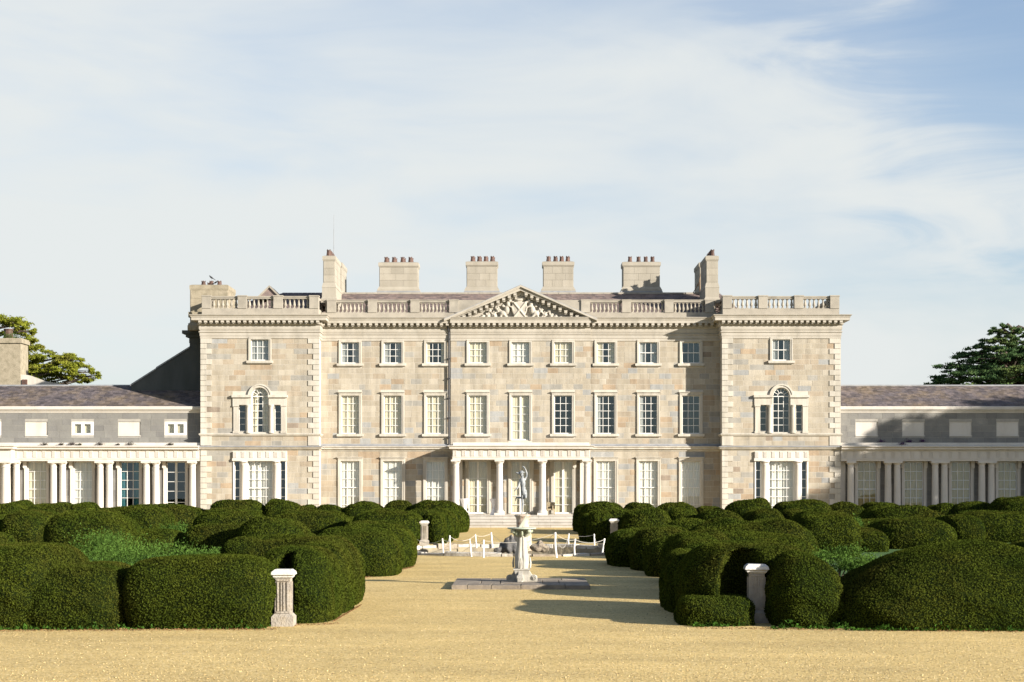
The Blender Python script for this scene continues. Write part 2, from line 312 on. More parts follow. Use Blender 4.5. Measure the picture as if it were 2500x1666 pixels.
mb = MB(); q_ = 7.0; xs_, ys_ = (-120, PXC - q_, PXC + q_, 120), (-170, PYC - q_, PYC + q_, 14)
for i in range(3):
    for j in range(3):
        if (i, j) != (1, 1): mb.add([(xs_[i], ys_[j], 0), (xs_[i + 1], ys_[j], 0), (xs_[i + 1], ys_[j + 1], 0), (xs_[i], ys_[j + 1], 0)], [(0, 1, 2, 3)])
ci, co_ = [], []
for i in range(64):
    t = 2 * math.pi * i / 64; c, sn = math.cos(t), math.sin(t); k = q_ / max(abs(c), abs(sn)); ci.append((PXC + PRAD * c, PYC + PRAD * sn, 0)); co_.append((PXC + k * c, PYC + k * sn, 0))
mb.add(ci + co_, [(i, 64 + i, 64 + (i + 1) % 64, (i + 1) % 64) for i in range(64)])
mb.build('gravel_forecourt', GRAVEL, kind='structure')
for sx in (-1, 1):
    for (ya, yb) in ((-85.6, -19.5),):
        mb = MB(); xi = 5.6 * sx
        mb.add([(xi, ya, 0.004), (60 * sx, ya, 0.004), (60 * sx, yb, 0.004), (xi, yb, 0.004)], [(0, 1, 2, 3)] if sx > 0 else [(3, 2, 1, 0)]); mb.build('lawn', LAWN, kind='structure')

# ================================================================== THE HOUSE
PV = -1.5                    # front plane of the end pavilions
CB = -0.12                   # front plane of the three middle bays
PX0, PX1 = 14.33, 22.64
PCX = (PX0 + PX1) / 2
mansion = thing('mansion', 'large pale stone country mansion with pediment, columned portico, balustrade and projecting end pavilions', 'mansion')
STONES, PANES = [], []

def wall_panel(parent, name, x0, x1, z0, z1, y, th, ops, m):
    """mortared backing wall with real window openings and reveals"""
    mb = MB(); xs = sorted({x0, x1, *[v for o in ops for v in o[:2]]}); zs = sorted({z0, z1, *[v for o in ops for v in o[2:4]]})
    xs = [v for v in xs if x0 <= v <= x1]; zs = [v for v in zs if z0 <= v <= z1]
    for i in range(len(xs) - 1):
        for j in range(len(zs) - 1):
            cx, cz = (xs[i] + xs[i + 1]) / 2, (zs[j] + zs[j + 1]) / 2
            if any(o[0] < cx < o[1] and o[2] < cz < o[3] for o in ops): continue
            mb.add([(xs[i], y, zs[j]), (xs[i + 1], y, zs[j]), (xs[i + 1], y, zs[j + 1]), (xs[i], y, zs[j + 1])], [(0, 1, 2, 3)])
            mb.add([(xs[i], y + th, zs[j]), (xs[i + 1], y + th, zs[j]), (xs[i + 1], y + th, zs[j + 1]), (xs[i], y + th, zs[j + 1])], [(3, 2, 1, 0)])
    for a, b, c, d in [o[:4] for o in ops]:
        mb.add([(a, y, c), (b, y, c), (b, y, d), (a, y, d), (a, y + th, c), (b, y + th, c), (b, y + th, d), (a, y + th, d)], [(0, 4, 5, 1), (1, 5, 6, 2), (2, 6, 7, 3), (3, 7, 4, 0)])
    return mb.build(name, m, parent)

def courses(x0, x1, z0, z1, y, h, blocks, store, palette='facade', lmin=0.42, lmax=1.05, joint=0.02):
    """lay dressed blocks in courses between the openings; blocks is a list of (x0,x1,z0,z1) or callables z0,z1 -> (x0,x1) or None"""
    n = max(1, round((z1 - z0) / h)); h = (z1 - z0) / n
    for k in range(n):
        a, b = z0 + k * h, z0 + (k + 1) * h
        cut = []
        for o in blocks:
            if callable(o):
                q = o(a, b)
                if q: cut.append(q)
            elif o[2] < b - 0.06 and o[3] > a + 0.06: cut.append((o[0], o[1]))
        segs = [(x0, x1)]
        for c0, c1 in cut:
            ns = []
            for s0, s1 in segs:
                if c1 <= s0 or c0 >= s1: ns.append((s0, s1)); continue
                if c0 > s0: ns.append((s0, c0))
                if c1 < s1: ns.append((c1, s1))
            segs = ns
        for s0, s1 in segs:
            if s1 - s0 < 0.12: continue
            xs = [s0]
            while s1 - xs[-1] > lmax: 
                xs.append(xs[-1] + random.uniform(lmin, lmax))
                if s1 - xs[-1] < 0.25: xs[-1] = s1 - random.uniform(0.3, 0.5) if s1 - 0.5 > (xs[-2] if len(xs) > 1 else s0) + 0.2 else xs[-1]
            if xs[-1] < s1 - 0.02: xs.append(s1)
            for i in range(len(xs) - 1):
                if xs[i + 1] - xs[i] < 0.08: continue
                cx, cz = (xs[i] + xs[i + 1]) / 2, (a + b) / 2
                if palette == 'facade':
                    g = mnoise.noise(Vector((cx * 0.16 + 3, cz * 0.30, y * 2.0))) + (0.22 if cz < 8.3 else -0.12)
                    t = random.random()
                    if g > 0.18: w = [.25, .22, .14, .06, .20, .12, .01]
                    else: w = [.40, .30, .16, .05, .07, .015, .005]
                    if cz < 5.6: w = [.30, .20, .17, .09, .13, .09, .02]
                    mi = random.choices(range(7), w)[0]
                else: mi = random.choices(range(2), (.65, .35))[0]
                store.append((xs[i] + joint / 2, xs[i + 1] - joint / 2, a + joint / 2, b - joint / 2, y, mi))

def place_stones(parent, store, mats, name='stone'):
    u = []
    for i, m in enumerate(mats):
        mb = MB(); mb.stone(-.5, .5, 0, 1, -.5, .5, 0, 0.018); u.append(mb.mesh('stone_block', m))
    order = sorted(store, key=lambda s: -((s[1] - s[0]) * (s[3] - s[2]) * (1 if s[2] > 2.3 else 0.01)))
    for s in order[:300]:
        link(name, u[s[5]], parent, ((s[0] + s[1]) / 2, s[4], (s[2] + s[3]) / 2), (s[1] - s[0], random.uniform(.006, .013), s[3] - s[2]))
    mb = MB()
    for s in order[300:]: mb.stone(s[0], s[1], s[4], random.uniform(.006, .013), s[2], s[3], s[5], 0.01)
    if len(order) > 300: mb.build('stonework', mats, parent, kind='stuff')

CACHE = {}
def cached(key, fn):
    if key not in CACHE: CACHE[key] = fn()
    return CACHE[key]

def curtain_mesh(x0, x1, z0, z1, m, amp=0.011, gather=0.0):
    mb = MB(); n = max(6, int((x1 - x0) / 0.045)); rows = 5; vs = []
    ph = random.random() * 6
    for j in range(rows):
        t = j / (rows - 1); z = z0 + (z1 - z0) * t
        for i in range(n + 1):
            u = i / n; x = x0 + (x1 - x0) * u
            if gather: x = (x0 if gather < 0 else x1) + (x - (x0 if gather < 0 else x1)) * (1 - abs(gather) * (1 - t) ** 0.7)
            vs.append((x, amp * math.sin(x * 30 + ph + 0.5 * math.sin(x * 7)) + 0.4 * amp * math.sin(x * 17 + ph * 2), z))
    fs = [(j * (n + 1) + i, j * (n + 1) + i + 1, (j + 1) * (n + 1) + i + 1, (j + 1) * (n + 1) + i) for j in range(rows - 1) for i in range(n)]
    mb.add(vs, fs); return mb.mesh('curtain', m, True)

def curtains(win, w, h, spec, y):
    if not spec: return
    m, how = spec; z0, z1 = 0.02, h - 0.01; a = w / 2
    if how == 'full': link('curtain', curtain_mesh(-a, a, z0, z1, CURT[m]), win, (0, y, 0))
    elif how == 'blind':
        mb = MB(); mb.add([(-a, 0, h * .08), (a, 0, h * .08), (a, 0, z1), (-a, 0, z1)], [(0, 1, 2, 3)]); mb.build('blind', CURT[m], win, (0, y, 0))
    else:
        f = {'sides': 0.62, 'narrow': 0.36, 'parted': 0.97, 'left': 0.5}[how]; g = 0.35 if how == 'parted' else 0.0
        link('curtain', curtain_mesh(-a, -a + a * f, z0, z1, CURT[m], gather=-g if g else 0), win, (0, y, 0))
        if how != 'left': link('curtain', curtain_mesh(a - a * f, a, z0, z1, CURT[m], gather=g if g else 0), win, (0, y, 0))

def sash_mesh(w, h, cols, rows, meet=None, mull=0.0, stile=0.055, bar=0.035, transom=None):
    """white frame with glazing bars; returns mesh and pane rectangles"""
    mb = MB(); a = w / 2; d0, d1 = 0.0, 0.05
    mb.box(-a, -a + stile, d0, d1, 0, h); mb.box(a - stile, a, d0, d1, 0, h)
    mb.box(-a + stile, a - stile, d0, d1, 0, stile * 1.5); mb.box(-a + stile, a - stile, d0, d1, h - stile, h)
    xs = [-a + stile + (w - 2 * stile) * i / cols for i in range(cols + 1)]
    zb, zt = stile * 1.5, h - stile
    zs = [zb + (zt - zb) * j / rows for j in range(rows + 1)]
    if transom: zs = transom(zb, zt)
    for i in range(1, cols):
        b = mull if (mull and i == cols // 2) else bar
        mb.box(xs[i] - b / 2, xs[i] + b / 2, d0 + (0.008 if b == bar else 0), d1 - 0.005, zb, zt)
    for j in range(1, len(zs) - 1):
        b = bar * 1.6 if j == meet else bar
        mb.box(-a + stile, a - stile, d0 + (0.012 if b == bar else -0.012), d1 - 0.009, zs[j] - b / 2, zs[j] + b / 2)
    panes = [(xs[i], xs[i + 1], zs[j], zs[j + 1]) for i in range(cols) for j in range(len(zs) - 1)]
    return mb.mesh('sash', PAINT), panes
def add_panes(win, panes, y, wx, wz, store):
    for p in panes: store.append(((p[1] - p[0]) * (p[3] - p[2]), win, p, y))
def place_panes(root, store):
    store.sort(key=lambda s: -s[0])
    def unit():
        mb = MB(); mb.box(-.5, .5, 0, .004, -.5, .5); return mb.mesh('pane', GLASS)
    u = cached('pane_unit', unit)
    for a, win, p, y in store[:300]:
        link('pane', u, win, ((p[0] + p[1]) / 2, y, (p[2] + p[3]) / 2), (p[1] - p[0], 1, p[3] - p[2]))
    if len(store) > 300:
        mb = MB()
        for a, win, p, y in store[300:]:
            l = win.location; mb.box(l.x + p[0], l.x + p[1], l.y + y, l.y + y + .004, l.z + p[2], l.z + p[3])
        mb.build('window_panes', GLASS, root, kind='stuff')

def std_window(root, cx, zb, zt, y, w, cols, rows, spec, hood=False, sill=True, meet=None, mull=0, store=PANES, sw=0.165, name='window', transom=None, rec=0.10, consoles=False, smat=None, bead=True):
    h = zt - zb
    win = link(name, None, root, (cx, y, zb))
    smat = smat or TRIM
    def mk():
        mb = MB(); a = w / 2
        b0 = 0.0 if sill else -0.0
        for s in (-1, 1):
            mb.box(*sorted((s * a, s * (a + sw))), -0.075, 0.02, b0, h)
            mb.box(*sorted((s * (a + sw * 0.55), s * (a + sw))), -0.10, -0.075, b0, h)
        mb.box(-a - sw, a + sw, -0.075, 0.02, h, h + sw)
        mb.box(-a - sw, a + sw, -0.10, -0.075, h + sw * .55, h + sw)
        if hood:
            mb.box(-a - sw - .02, a + sw + .02, -0.13, 0.0, h + sw, h + sw + .05)
            mb.box(-a - sw - .07, a + sw + .07, -0.19, 0.0, h + sw + .05, h + sw + .10)
        if consoles:
            for s in (-1, 1):
                xx = sorted((s * (a + 0.02), s * (a + sw + .06)))
                mb.prism([(xx[0], h + .02), (xx[1], h + .02), (xx[1], h - .42), ((xx[0] + xx[1]) / 2, h - .5), (xx[0], h - .42)], -0.20, -0.10)
                mb.box(xx[0] - .02, xx[1] + .02, -0.25, -0.06, h - .06, h + .07)
        return mb.mesh('surround', smat)
    link('surround', cached(('sur', round(w, 3), round(h, 3), hood, sill, sw, consoles, smat.name), mk), win)
    if sill:
        def ms():
            mb = MB(); mb.box(-w / 2 - sw - .14, w / 2 + sw + .14, -0.20, 0.1, -.17, -.0); mb.box(-w / 2 - sw - .10, w / 2 + sw + .10, -0.15, 0.02, -.21, -.17); return mb.mesh('sill', TRIM)
        link('sill', cached(('sill', round(w, 3), sw), ms), win)
    me, panes = cached(('sash', round(w, 3), round(h, 3), cols, rows, meet, mull, bool(transom)), lambda: sash_mesh(w, h, cols, rows, meet, mull, transom=transom))
    link('sash', me, win, (0, rec, 0))
    add_panes(win, panes, rec + 0.025, cx, zb, store)
    curtains(win, w, h, spec, rec + 0.11)
    return win

BAYS = [AX + 104.0 * k for k in (-4, -3, -2, -1, 0, 1, 2, 3, 4)]
second = [('grey', 'sides'), ('grey', 'sides'), ('cream', 'narrow'), ('cream', 'full'), ('white', 'blind'), ('cream', 'full'), ('cream', 'sides'), ('grey', 'sides'), None]
first = [('cream', 'full')] * 4 + [('cream', 'full')] + [None, ('grey', 'left'), ('grey', 'left'), None]
groundw = [('white', 'full')] * 3 + [None] * 3 + [('white', 'full')] * 3
ops_c, ops_l, ops_r, ops_gl, ops_gr, ops_gc = [], [], [], [], [], []   # openings by wall plane
blk_c, blk_l, blk_r, blk_gl, blk_gr, blk_gc = [], [], [], [], [], []
W = 1.29
for k, px in enumerate(BAYS):
    y = CB if 3 <= k <= 5 else 0.0
    cx = X(px, 0)
    ops, blk = ((ops_l, blk_l) if k < 3 else (ops_c, blk_c) if k < 6 else (ops_r, blk_r))
    zb, zt = Z(888, 0), Z(836, 0)
    std_window(mansion, cx, zb, zt, y, W, 3, 2 if k in (7, 8) else 3, second[k], meet=1 if k in (7, 8) else None)
    ops.append((cx - W / 2, cx + W / 2, zb, zt)); blk.append((cx - W / 2 - .19, cx + W / 2 + .19, zb - .21, zt + .4)); 
    if k == 4:                                                     # glazed door above the portico
        zb, zt = Z(1075, 0), Z(966, 0)
        std_window(mansion, cx, zb, zt, y, W, 2, 5, first[k], hood=True, sill=False, mull=0.14, name='balcony_door',
                   transom=lambda a, b: [a, a + (b - a) * .19, a + (b - a) * .40, a + (b - a) * .58, a + (b - a) * .76, b])
        ops.append((cx - W / 2, cx + W / 2, zb, zt)); blk.append((cx - W / 2 - .2, cx + W / 2 + .2, zb - .3, zt + .28))
    else:
        zb, zt = Z(1060, 0), Z(966, 0)
        std_window(mansion, cx, zb, zt, y, W, 3, 5, first[k], hood=True)
        ops.append((cx - W / 2, cx + W / 2, zb, zt)); blk.append((cx - W / 2 - .2, cx + W / 2 + .2, zb - .21, zt + .28))
    if 3 <= k <= 5:
        zb, zt = Z(1254, CB), Z(1127, CB)
        dw = 1.34
        std_window(mansion, cx, zb, zt, y, dw, 2, 5, ('cream', 'full'), sill=False, mull=0.15, name='french_door', consoles=True, sw=0.2,
                   transom=lambda a, b: [a, a + (b - a) * .15, a + (b - a) * .325, a + (b - a) * .5, a + (b - a) * .68, b])
        ops_gc.append((cx - dw / 2, cx + dw / 2, zb, zt)); blk_gc.append((cx - dw / 2 - .27, cx + dw / 2 + .27, zb - .3, zt + .25))
    else:
        zb, zt = Z(1256, 0), Z(1126, 0)
        std_window(mansion, cx, zb, zt, y, 1.36, 3, 6, groundw[k], hood=True, meet=3, sw=0.19)
        o = (ops_gl if k < 3 else ops_gr); b = (blk_gl if k < 3 else blk_gr)
        o.append((cx - .68, cx + .68, zb, zt)); b.append((cx - .9, cx + .9, zb - .21, zt + .3))

xC0, xC1 = X(1100, CB), X(1442, CB)
zStr, zArc = Z(1088, 0), Z(833, 0)
# walls and the blocks laid on them
for (a, b, y, ops, blk, opg, blg) in ((-PX0, xC0, 0.0, ops_l, blk_l, ops_gl, blk_gl), (xC0, xC1, CB, ops_c, blk_c, ops_gc, blk_gc), (xC1, PX0, 0.0, ops_r, blk_r, ops_gr, blk_gr)):
    wall_panel(mansion, 'wall', a, b, -0.1, Z(780, 0), y, 0.45, ops + opg, MORTAR)
    courses(a, b, Z(1084, 0), zArc, y, 0.385, blk, STONES)
    courses(a, b, 0.05, Z(1119, 0), y, 0.40, blg, STONES, lmin=.45, lmax=.95)
    courses(a, b, Z(1119, 0) , Z(1103, 0), y, 0.6, [], STONES, lmin=1.2, lmax=2.0)

# end pavilions
QUO = []
def venetian(root, cx, spec_c, ps):
    k = 1 / S(PV); y = PV
    win = link('venetian_window', None, root, (cx, y, Z(1058, PV))); z0 = Z(1058, PV)
    zz = lambda py: Z(py, PV) - z0
    mb = MB(); rI, rO = 20.5 * k, 29 * k; zs = zz(967); n = 20
    for (ra, rb, yy) in ((rI, rI + (rO - rI) * .6, -.08), (rI + (rO - rI) * .6, rO, -.13)):
        for i in range(n):
            t0, t1 = math.pi * i / n, math.pi * (i + 1) / n
            q = [(ra * math.cos(t0), zs + ra * math.sin(t0)), (rb * math.cos(t0), zs + rb * math.sin(t0)), (rb * math.cos(t1), zs + rb * math.sin(t1)), (ra * math.cos(t1), zs + ra * math.sin(t1))]
            mb.prism(q, yy, 0.12)
    for s in (-1, 1):
        def bx(a, b, y0, y1, p0, p1): mb.box(*sorted((s * a * k, s * b * k)), y0, y1, zz(p1), zz(p0))
        bx(22, 66, -.10, .12, 971, 989); bx(20.5, 68, -.24, .0, 965, 971); bx(20.8, 67, -.16, .0, 968, 972)
        bx(52, 64, -.09, .12, 989, 1058); bx(51, 65.5, -.14, .0, 989, 993); bx(51, 65.5, -.14, 0, 1053, 1058)
        bx(20.6, 22.5, -.02, .12, 971, 1058); bx(34, 35.5, -.02, .12, 989, 1058)
        cxp = s * 28 * k
        mb.lathe(cxp, -.06, [(5.6 * k * 1.25, 0), (5.6 * k * 1.25, .12), (5.6 * k, .16), (5.6 * k, .9), (5.2 * k, zz(996)), (6 * k, zz(993)), (7 * k, zz(991)), (7 * k, zz(989))], 12)
        bx(22.5, 34, .0, .12, 989, 1058)
        bx(35.5, 52, -.05, .14, 1053.5, 1058)
    bxm = mb.box(-20.5 * k, 20.5 * k, -.05, .14, 0, .06)
    mb.build('surround', TRIM, win)
    # middle light: five rows and a fan head
    w = 41 * k; h = zs; me, panes = cached('ven_c', lambda: sash_mesh(w, h, 3, 5)); link('sash', me, win, (0, .16, 0)); add_panes(win, panes, .185, 0, 0, ps)
    def fan():
        mb = MB(); n = 18
        for (ra, rb) in ((rI - .06, rI + .01), (rI * .36, rI * .36 + .035)):
            for i in range(n):
                t0, t1 = math.pi * i / n, math.pi * (i + 1) / n
                mb.prism([(ra * math.cos(t0), ra * math.sin(t0)), (rb * math.cos(t0), rb * math.sin(t0)), (rb * math.cos(t1), rb * math.sin(t1)), (ra * math.cos(t1), ra * math.sin(t1))], 0, .05)
        for i in range(1, 6):
            t = math.pi * i / 6; c, sn = math.cos(t), math.sin(t); r0, r1 = rI * .38, rI - .05; e = .019
            mb.prism([(r0 * c - e * sn, r0 * sn + e * c), (r0 * c + e * sn, r0 * sn - e * c), (r1 * c + e * sn, r1 * sn - e * c), (r1 * c - e * sn, r1 * sn + e * c)], .008, .045)
        return mb.mesh('fan_sash', PAINT)
    link('fan_sash', cached('fan', fan), win, (0, .16, h))
    def fang():
        mb = MB(); n = 18
        mb.prism([(rI * math.cos(math.pi * i / n), rI * math.sin(math.pi * i / n)) for i in range(n + 1)], 0, .004); return mb.mesh('fan_glass', GLASS)
    link('fan_glass', cached('fang', fang), win, (0, .186, h))
    sw_ = 16.5 * k; sh = zz(989) - zz(1053.5)
    me2, p2 = cached('ven_s', lambda: sash_mesh(sw_, sh, 1, 4, stile=.045))
    for s in (-1, 1):
        xo = s * 43.7 * k; link('sash', me2, win, (xo, .16, zz(1053.5)))
        add_panes(win, [(p[0] + xo, p[1] + xo, p[2] + zz(1053.5), p[3] + zz(1053.5)) for p in p2], .185, 0, 0, ps)
    if spec_c: curtains(win, w, h + rI * .9, spec_c, .36)
    c = lambda a, b, p0, p1: (cx + a * k, cx + b * k, Z(p1, PV), Z(p0, PV))
    ops = [c(-20.5, 20.5, 947, 1058), c(-52, -35.5, 989, 1053.5), c(35.5, 52, 989, 1053.5)]
    def arch(a, b):
        t = b - Z(967, PV)
        if t < 0 or t > rO: return None
        hw = math.sqrt(max(rO * rO - t * t, 0)) - .03
        return (cx - hw, cx + hw) if hw > .15 else None
    return ops, [c(-66, 66, 965, 1062), arch]

def tripartite(root, cx, spec, ps):
    k = 1 / S(PV); z0 = Z(1258, PV); zz = lambda py: Z(py, PV) - z0
    win = link('tripartite_window', None, root, (cx, PV, z0)); mb = MB()
    mb.box(-66 * k, 66 * k, -.14, .1, zz(1119), zz(1103)); mb.box(-67 * k, 67 * k, -.18, .1, zz(1126), zz(1120)); mb.box(-66 * k, 66 * k, -.165, .1, zz(1120), zz(1119))
    mb.build('entablature', TRIMC, win)
    def tri():
        mb = MB()
        for d in (-.09, 0, .09): mb.box(d - .032, d + .032, -.03, 0, 0, zz(1103) - zz(1118)); 
        mb.box(-.13, .13, -.035, 0, zz(1103) - zz(1118) - .06, zz(1103) - zz(1118) + .0)
        return mb.mesh('triglyph', TRIMC)
    for i in range(7): link('triglyph', cached('tri_p', tri), win, ((-60 + i * 20) * k, -.14, zz(1118)))
    mb = MB()
    for s in (-1, 1):
        a = sorted((s * 62.5 * k, s * 65 * k)); mb.box(a[0], a[1], -.07, .15, 0, zz(1126))
        a = sorted((s * 30.5 * k, s * 33 * k)); mb.box(a[0], a[1], -.0, .2, 0, zz(1126))
        a = sorted((s * 47 * k, s * 49.5 * k)); mb.box(a[0], a[1], .0, .2, 0, zz(1126))
        a = sorted((s * 33 * k, s * 47 * k)); mb.box(a[0], a[1], .06, .2, 0, zz(1126))
    mb.build('frame', PAINT, win)
    def colm():
        mb = MB(); H = zz(1126); r = 8.2 * k
        mb.lathe(0, 0, [(r * 1.3, 0), (r * 1.3, .15), (r * 1.15, .2), (r, .26), (r, H * .4), (r * .86, H - .28), (r * .96, H - .25), (r * .9, H - .22), (r * .9, H - .16), (r * 1.2, H - .10)], 16); mb.box(-r * 1.25, r * 1.25, -r * 1.25, r * 1.25, H - .1, H)
        return mb.mesh('column', TRIMC, True)
    for s in (-1, 1): link('column', cached('tp_col', colm), win, (s * 40 * k, .03, 0))
    w = 61 * k; h = zz(1126); me, p = cached('tp_c', lambda: sash_mesh(w, h, 4, 6, 3)); link('sash', me, win, (0, .14, 0)); add_panes(win, p, .165, 0, 0, ps)
    sw_ = 13 * k; me2, p2 = cached('tp_s', lambda: sash_mesh(sw_, h, 1, 6, stile=.04))
    for s in (-1, 1):
        xo = s * 56 * k; link('sash', me2, win, (xo, .14, 0)); add_panes(win, [(q[0] + xo, q[1] + xo, q[2], q[3]) for q in p2], .165, 0, 0, ps)
    curtains(win, w, h, spec, .34)
    c = lambda a, b, p0, p1: (cx + a * k, cx + b * k, Z(p1, PV), Z(p0, PV))
    return [c(-63, 63, 1124, 1258)], [c(-67, 67, 1103, 1262)]

def pavilion(sg, spec2, rows2, spec1, spec0):
    cx = sg * PCX; x0, x1 = cx - (PX1 - PX0) / 2, cx + (PX1 - PX0) / 2
    zb, zt = Z(881, PV), Z(829, PV)
    std_window(mansion, cx, zb, zt, PV, 1.27, 3, rows2, spec2, meet=1 if rows2 == 2 else None)
    o0 = [(cx - .635, cx + .635, zb, zt)]; b0 = [(cx - .83, cx + .83, zb - .21, zt + .4)]
    o1, b1 = venetian(mansion, cx, spec1, PANES); o2, b2 = tripartite(mansion, cx, spec0, PANES)
    wall_panel(mansion, 'wall', x0, x1, -.1, Z(775, PV), PV, .4, o0 + o1 + o2, MORTAR)
    mb = MB()
    for xx in (x0, x1):
        s = 1 if xx == x1 else -1
        a = sorted((xx, xx - s * .4)); mb.box(a[0], a[1], PV + .4, 9.0, -.1, Z(775, PV))
    mb.build('side_wall', MORTAR, mansion)
    q = 25.5 / S(PV); qs = 13 / S(PV)
    z = Z(826, PV); n = 18; zlow = Z(1058.7, PV); h = (z - zlow) / n; lv = [(z - (i + 1) * h, z - i * h, i % 2 == 0) for i in range(n)]
    zg = Z(1100, PV); n2 = 13; h2 = .385
    lvg = [(zg - (i + 1) * h2, zg - i * h2, i % 2 == 1) for i in range(n2)]
    lvm = [(Z(1088.5, PV), Z(1065, PV), True)]
    ub = {}
    for a, b, lg in lv + lvm + lvg:
        for s in (-1, 1):
            L_ = q if lg else qs; xe = x1 if s > 0 else x0
            key = (lg, round(b - a, 3), s)
            def mq():
                mb = MB(); e = .012; xa, xb = sorted((-s * L_, s * .05)); g = .013; hh = b - a
                mb.box(xa, xb, -.055, .40, g, hh - g); return mb.mesh('quoin', TRIM)
            link('quoin', cached(('quo',) + key, mq), mansion, (xe, PV, a))
    def qcut(side):
        def f(a, b):
            m = (a + b) / 2
            for za, zb_, lg in lv + lvm + lvg:
                if za <= m <= zb_:
                    L_ = (q if lg else qs) - .004
                    return (x0 - 1, x0 + L_) if side < 0 else (x1 - L_, x1 + 1)
            return None
        return f
    qb = [qcut(-1), qcut(1)]
    courses(x0, x1, zlow, z, PV, h, b0 + b1 + qb, STONES, lmin=.5, lmax=1.25)
    courses(x0, x1, Z(1088.5, PV), Z(1065, PV), PV, .35, qb, STONES, lmin=.5, lmax=1.2)
    courses(x0, x1, zg - n2 * h2, zg, PV, h2, b2 + qb, STONES, lmin=.45, lmax=1.0)
    # cornice
    p = lambda py: Z(py, PV)
    prof = [(0.02, p(828)), (.07, p(826.5)), (.07, p(821)), (.10, p(820.5)), (.10, p(813)), (.16, p(812)), (.16, p(810)), (.08, p(809)), (.14, p(804)), (.15, p(800)), (.13, p(796)), (.20, p(794)), (.22, p(793)), (.22, p(784)), (.60, p(784)), (.60, p(777)), (.64, p(776.5)), (.66, p(774)), (.74, p(771.5)), (.74, p(770.5)), (.1, p(768)), (-.3, p(767))]
    mb = MB(); mb.wrap(prof, x0, x1, PV, 1.2); co = mb.build('cornice', TRIMCOR, mansion)
    def mo():
        mb = MB(); hh = 8 / S(0)
        mb.prism([(-.115, 0), (.115, 0), (.115, hh), (-.115, hh)], -.16, 0); mb.box(-.105, .105, -.34, -.16, hh * .35, hh); mb.box(-.125, .125, -.36, 0.0, hh, hh + .035); return mb.mesh('modillion', TRIMCOR)
    mm = cached('modil', mo); n = 22
    for i in range(n): link('modillion', mm, co, (x0 - .2 + (x1 - x0 + .4) * (i + .5) / n, PV - .222, p(793) + .015))
    # string courses
    mb = MB(); mb.wrap([(0, p(1066.5)), (.08, p(1065)), (.12, p(1063)), (.16, p(1061.5)), (.16, p(1059.5)), (.05, p(1058)), (-.1, p(1057.8))], x0, x1, PV, 0.0); mb.build('sill_course', TRIM, mansion)
    mb = MB(); mb.wrap([(0, p(1100.5)), (.06, p(1099.5)), (.08, p(1097)), (.22, p(1095.5)), (.22, p(1093)), (.30, p(1092))], x0, x1, PV, 0.0); mb.wrap([(.30, p(1092)), (.30, p(1091)), (.1, p(1089)), (-.1, p(1088.5))], x0, x1, PV, 0.0, 1); mb.build('string_course', [TRIM, LEAD], mansion)
    # parapet
    mb = MB(); yy = PV + .12; zr = (p(753), p(729), p(722.5))
    mb.box(x0 + .02, x1 - .02, yy, yy + .5, p(768), zr[0]); mb.box(x0 + .06, x1 - .06, yy + .08, yy + .42, zr[1], zr[2]); mb.box(x0 + .03, x1 - .03, yy + .04, yy + .46, zr[2] - .07, zr[2])
    for xs in (x0 + .02, x1 - .52):
        mb.box(xs, xs + .5, yy + .5, 6.0, p(768), zr[0]); mb.box(xs + .06, xs + .42, yy + .5, 6.0, zr[1], zr[2])
    bal = mb.build('balustrade', TRIMW, mansion)
    def ped():
        mb = MB(); w = .32; H = p(721) - zr[0]; mb.box(-w, w, -.30, .30, 0, H - .09); mb.box(-w - .03, w + .03, -.33, .33, H - .09, H); return mb.mesh('pedestal', TRIMW)
    pm = cached('ped', ped); W4 = (x1 - x0 - .68) / 3
    for i in range(4): link('pedestal', pm, bal, (x0 + .34 + W4 * i, yy + .25, zr[0]))
    def balu():
        mb = MB(); H = zr[1] - zr[0]; r = .105
        mb.box(-.09, .09, -.09, .09, 0, .07); mb.box(-.09, .09, -.09, .09, H - .06, H)
        mb.lathe(0, 0, [(.06, .06), (.075, .10), (.055, .13), (r, .24), (r * .98, .30), (.06, H * .72), (.05, H * .82), (.075, H * .86), (.055, H * .9), (.07, H - .05)], 10); return mb.mesh('baluster', TRIMW, False)
    bm_ = cached('balu', balu)
    for i in range(3):
        xa = x0 + .34 + W4 * i + .32; xb = xa + W4 - .64
        for j in range(6): link('baluster', bm_, bal, (xa + (xb - xa) * (j + .5) / 6, yy + .25, zr[0]))
    for xs in (x0 + .27, x1 - .27):
        for j in range(10): link('baluster', bm_, bal, (xs, yy + .9 + j * .45, zr[0]))
    # flat roof and dark room behind the windows
    mb = MB(); mb.box(x0 + .5, x1 - .5, PV + .6, 8.5, p(790), p(775)); mb.build('flat_roof', LEAD, mansion)
    mb = MB(); mb.box(x0 + .45, x1 - .45, 2.4, 2.5, 0, p(790)); mb.box(x0 + .45, x1 - .45, PV + .42, 2.4, Z(1080, PV), Z(1072, PV)); mb.box(x0 + .45, x1 - .45, PV + .42, 2.4, Z(925, PV), Z(915, PV)); mb.build('room', ROOM, mansion)
pavilion(-1, ('grey', 'full'), 3, ('cream', 'parted'), ('white', 'full'))
pavilion(1, ('grey', 'sides'), 2, None, ('white', 'full'))

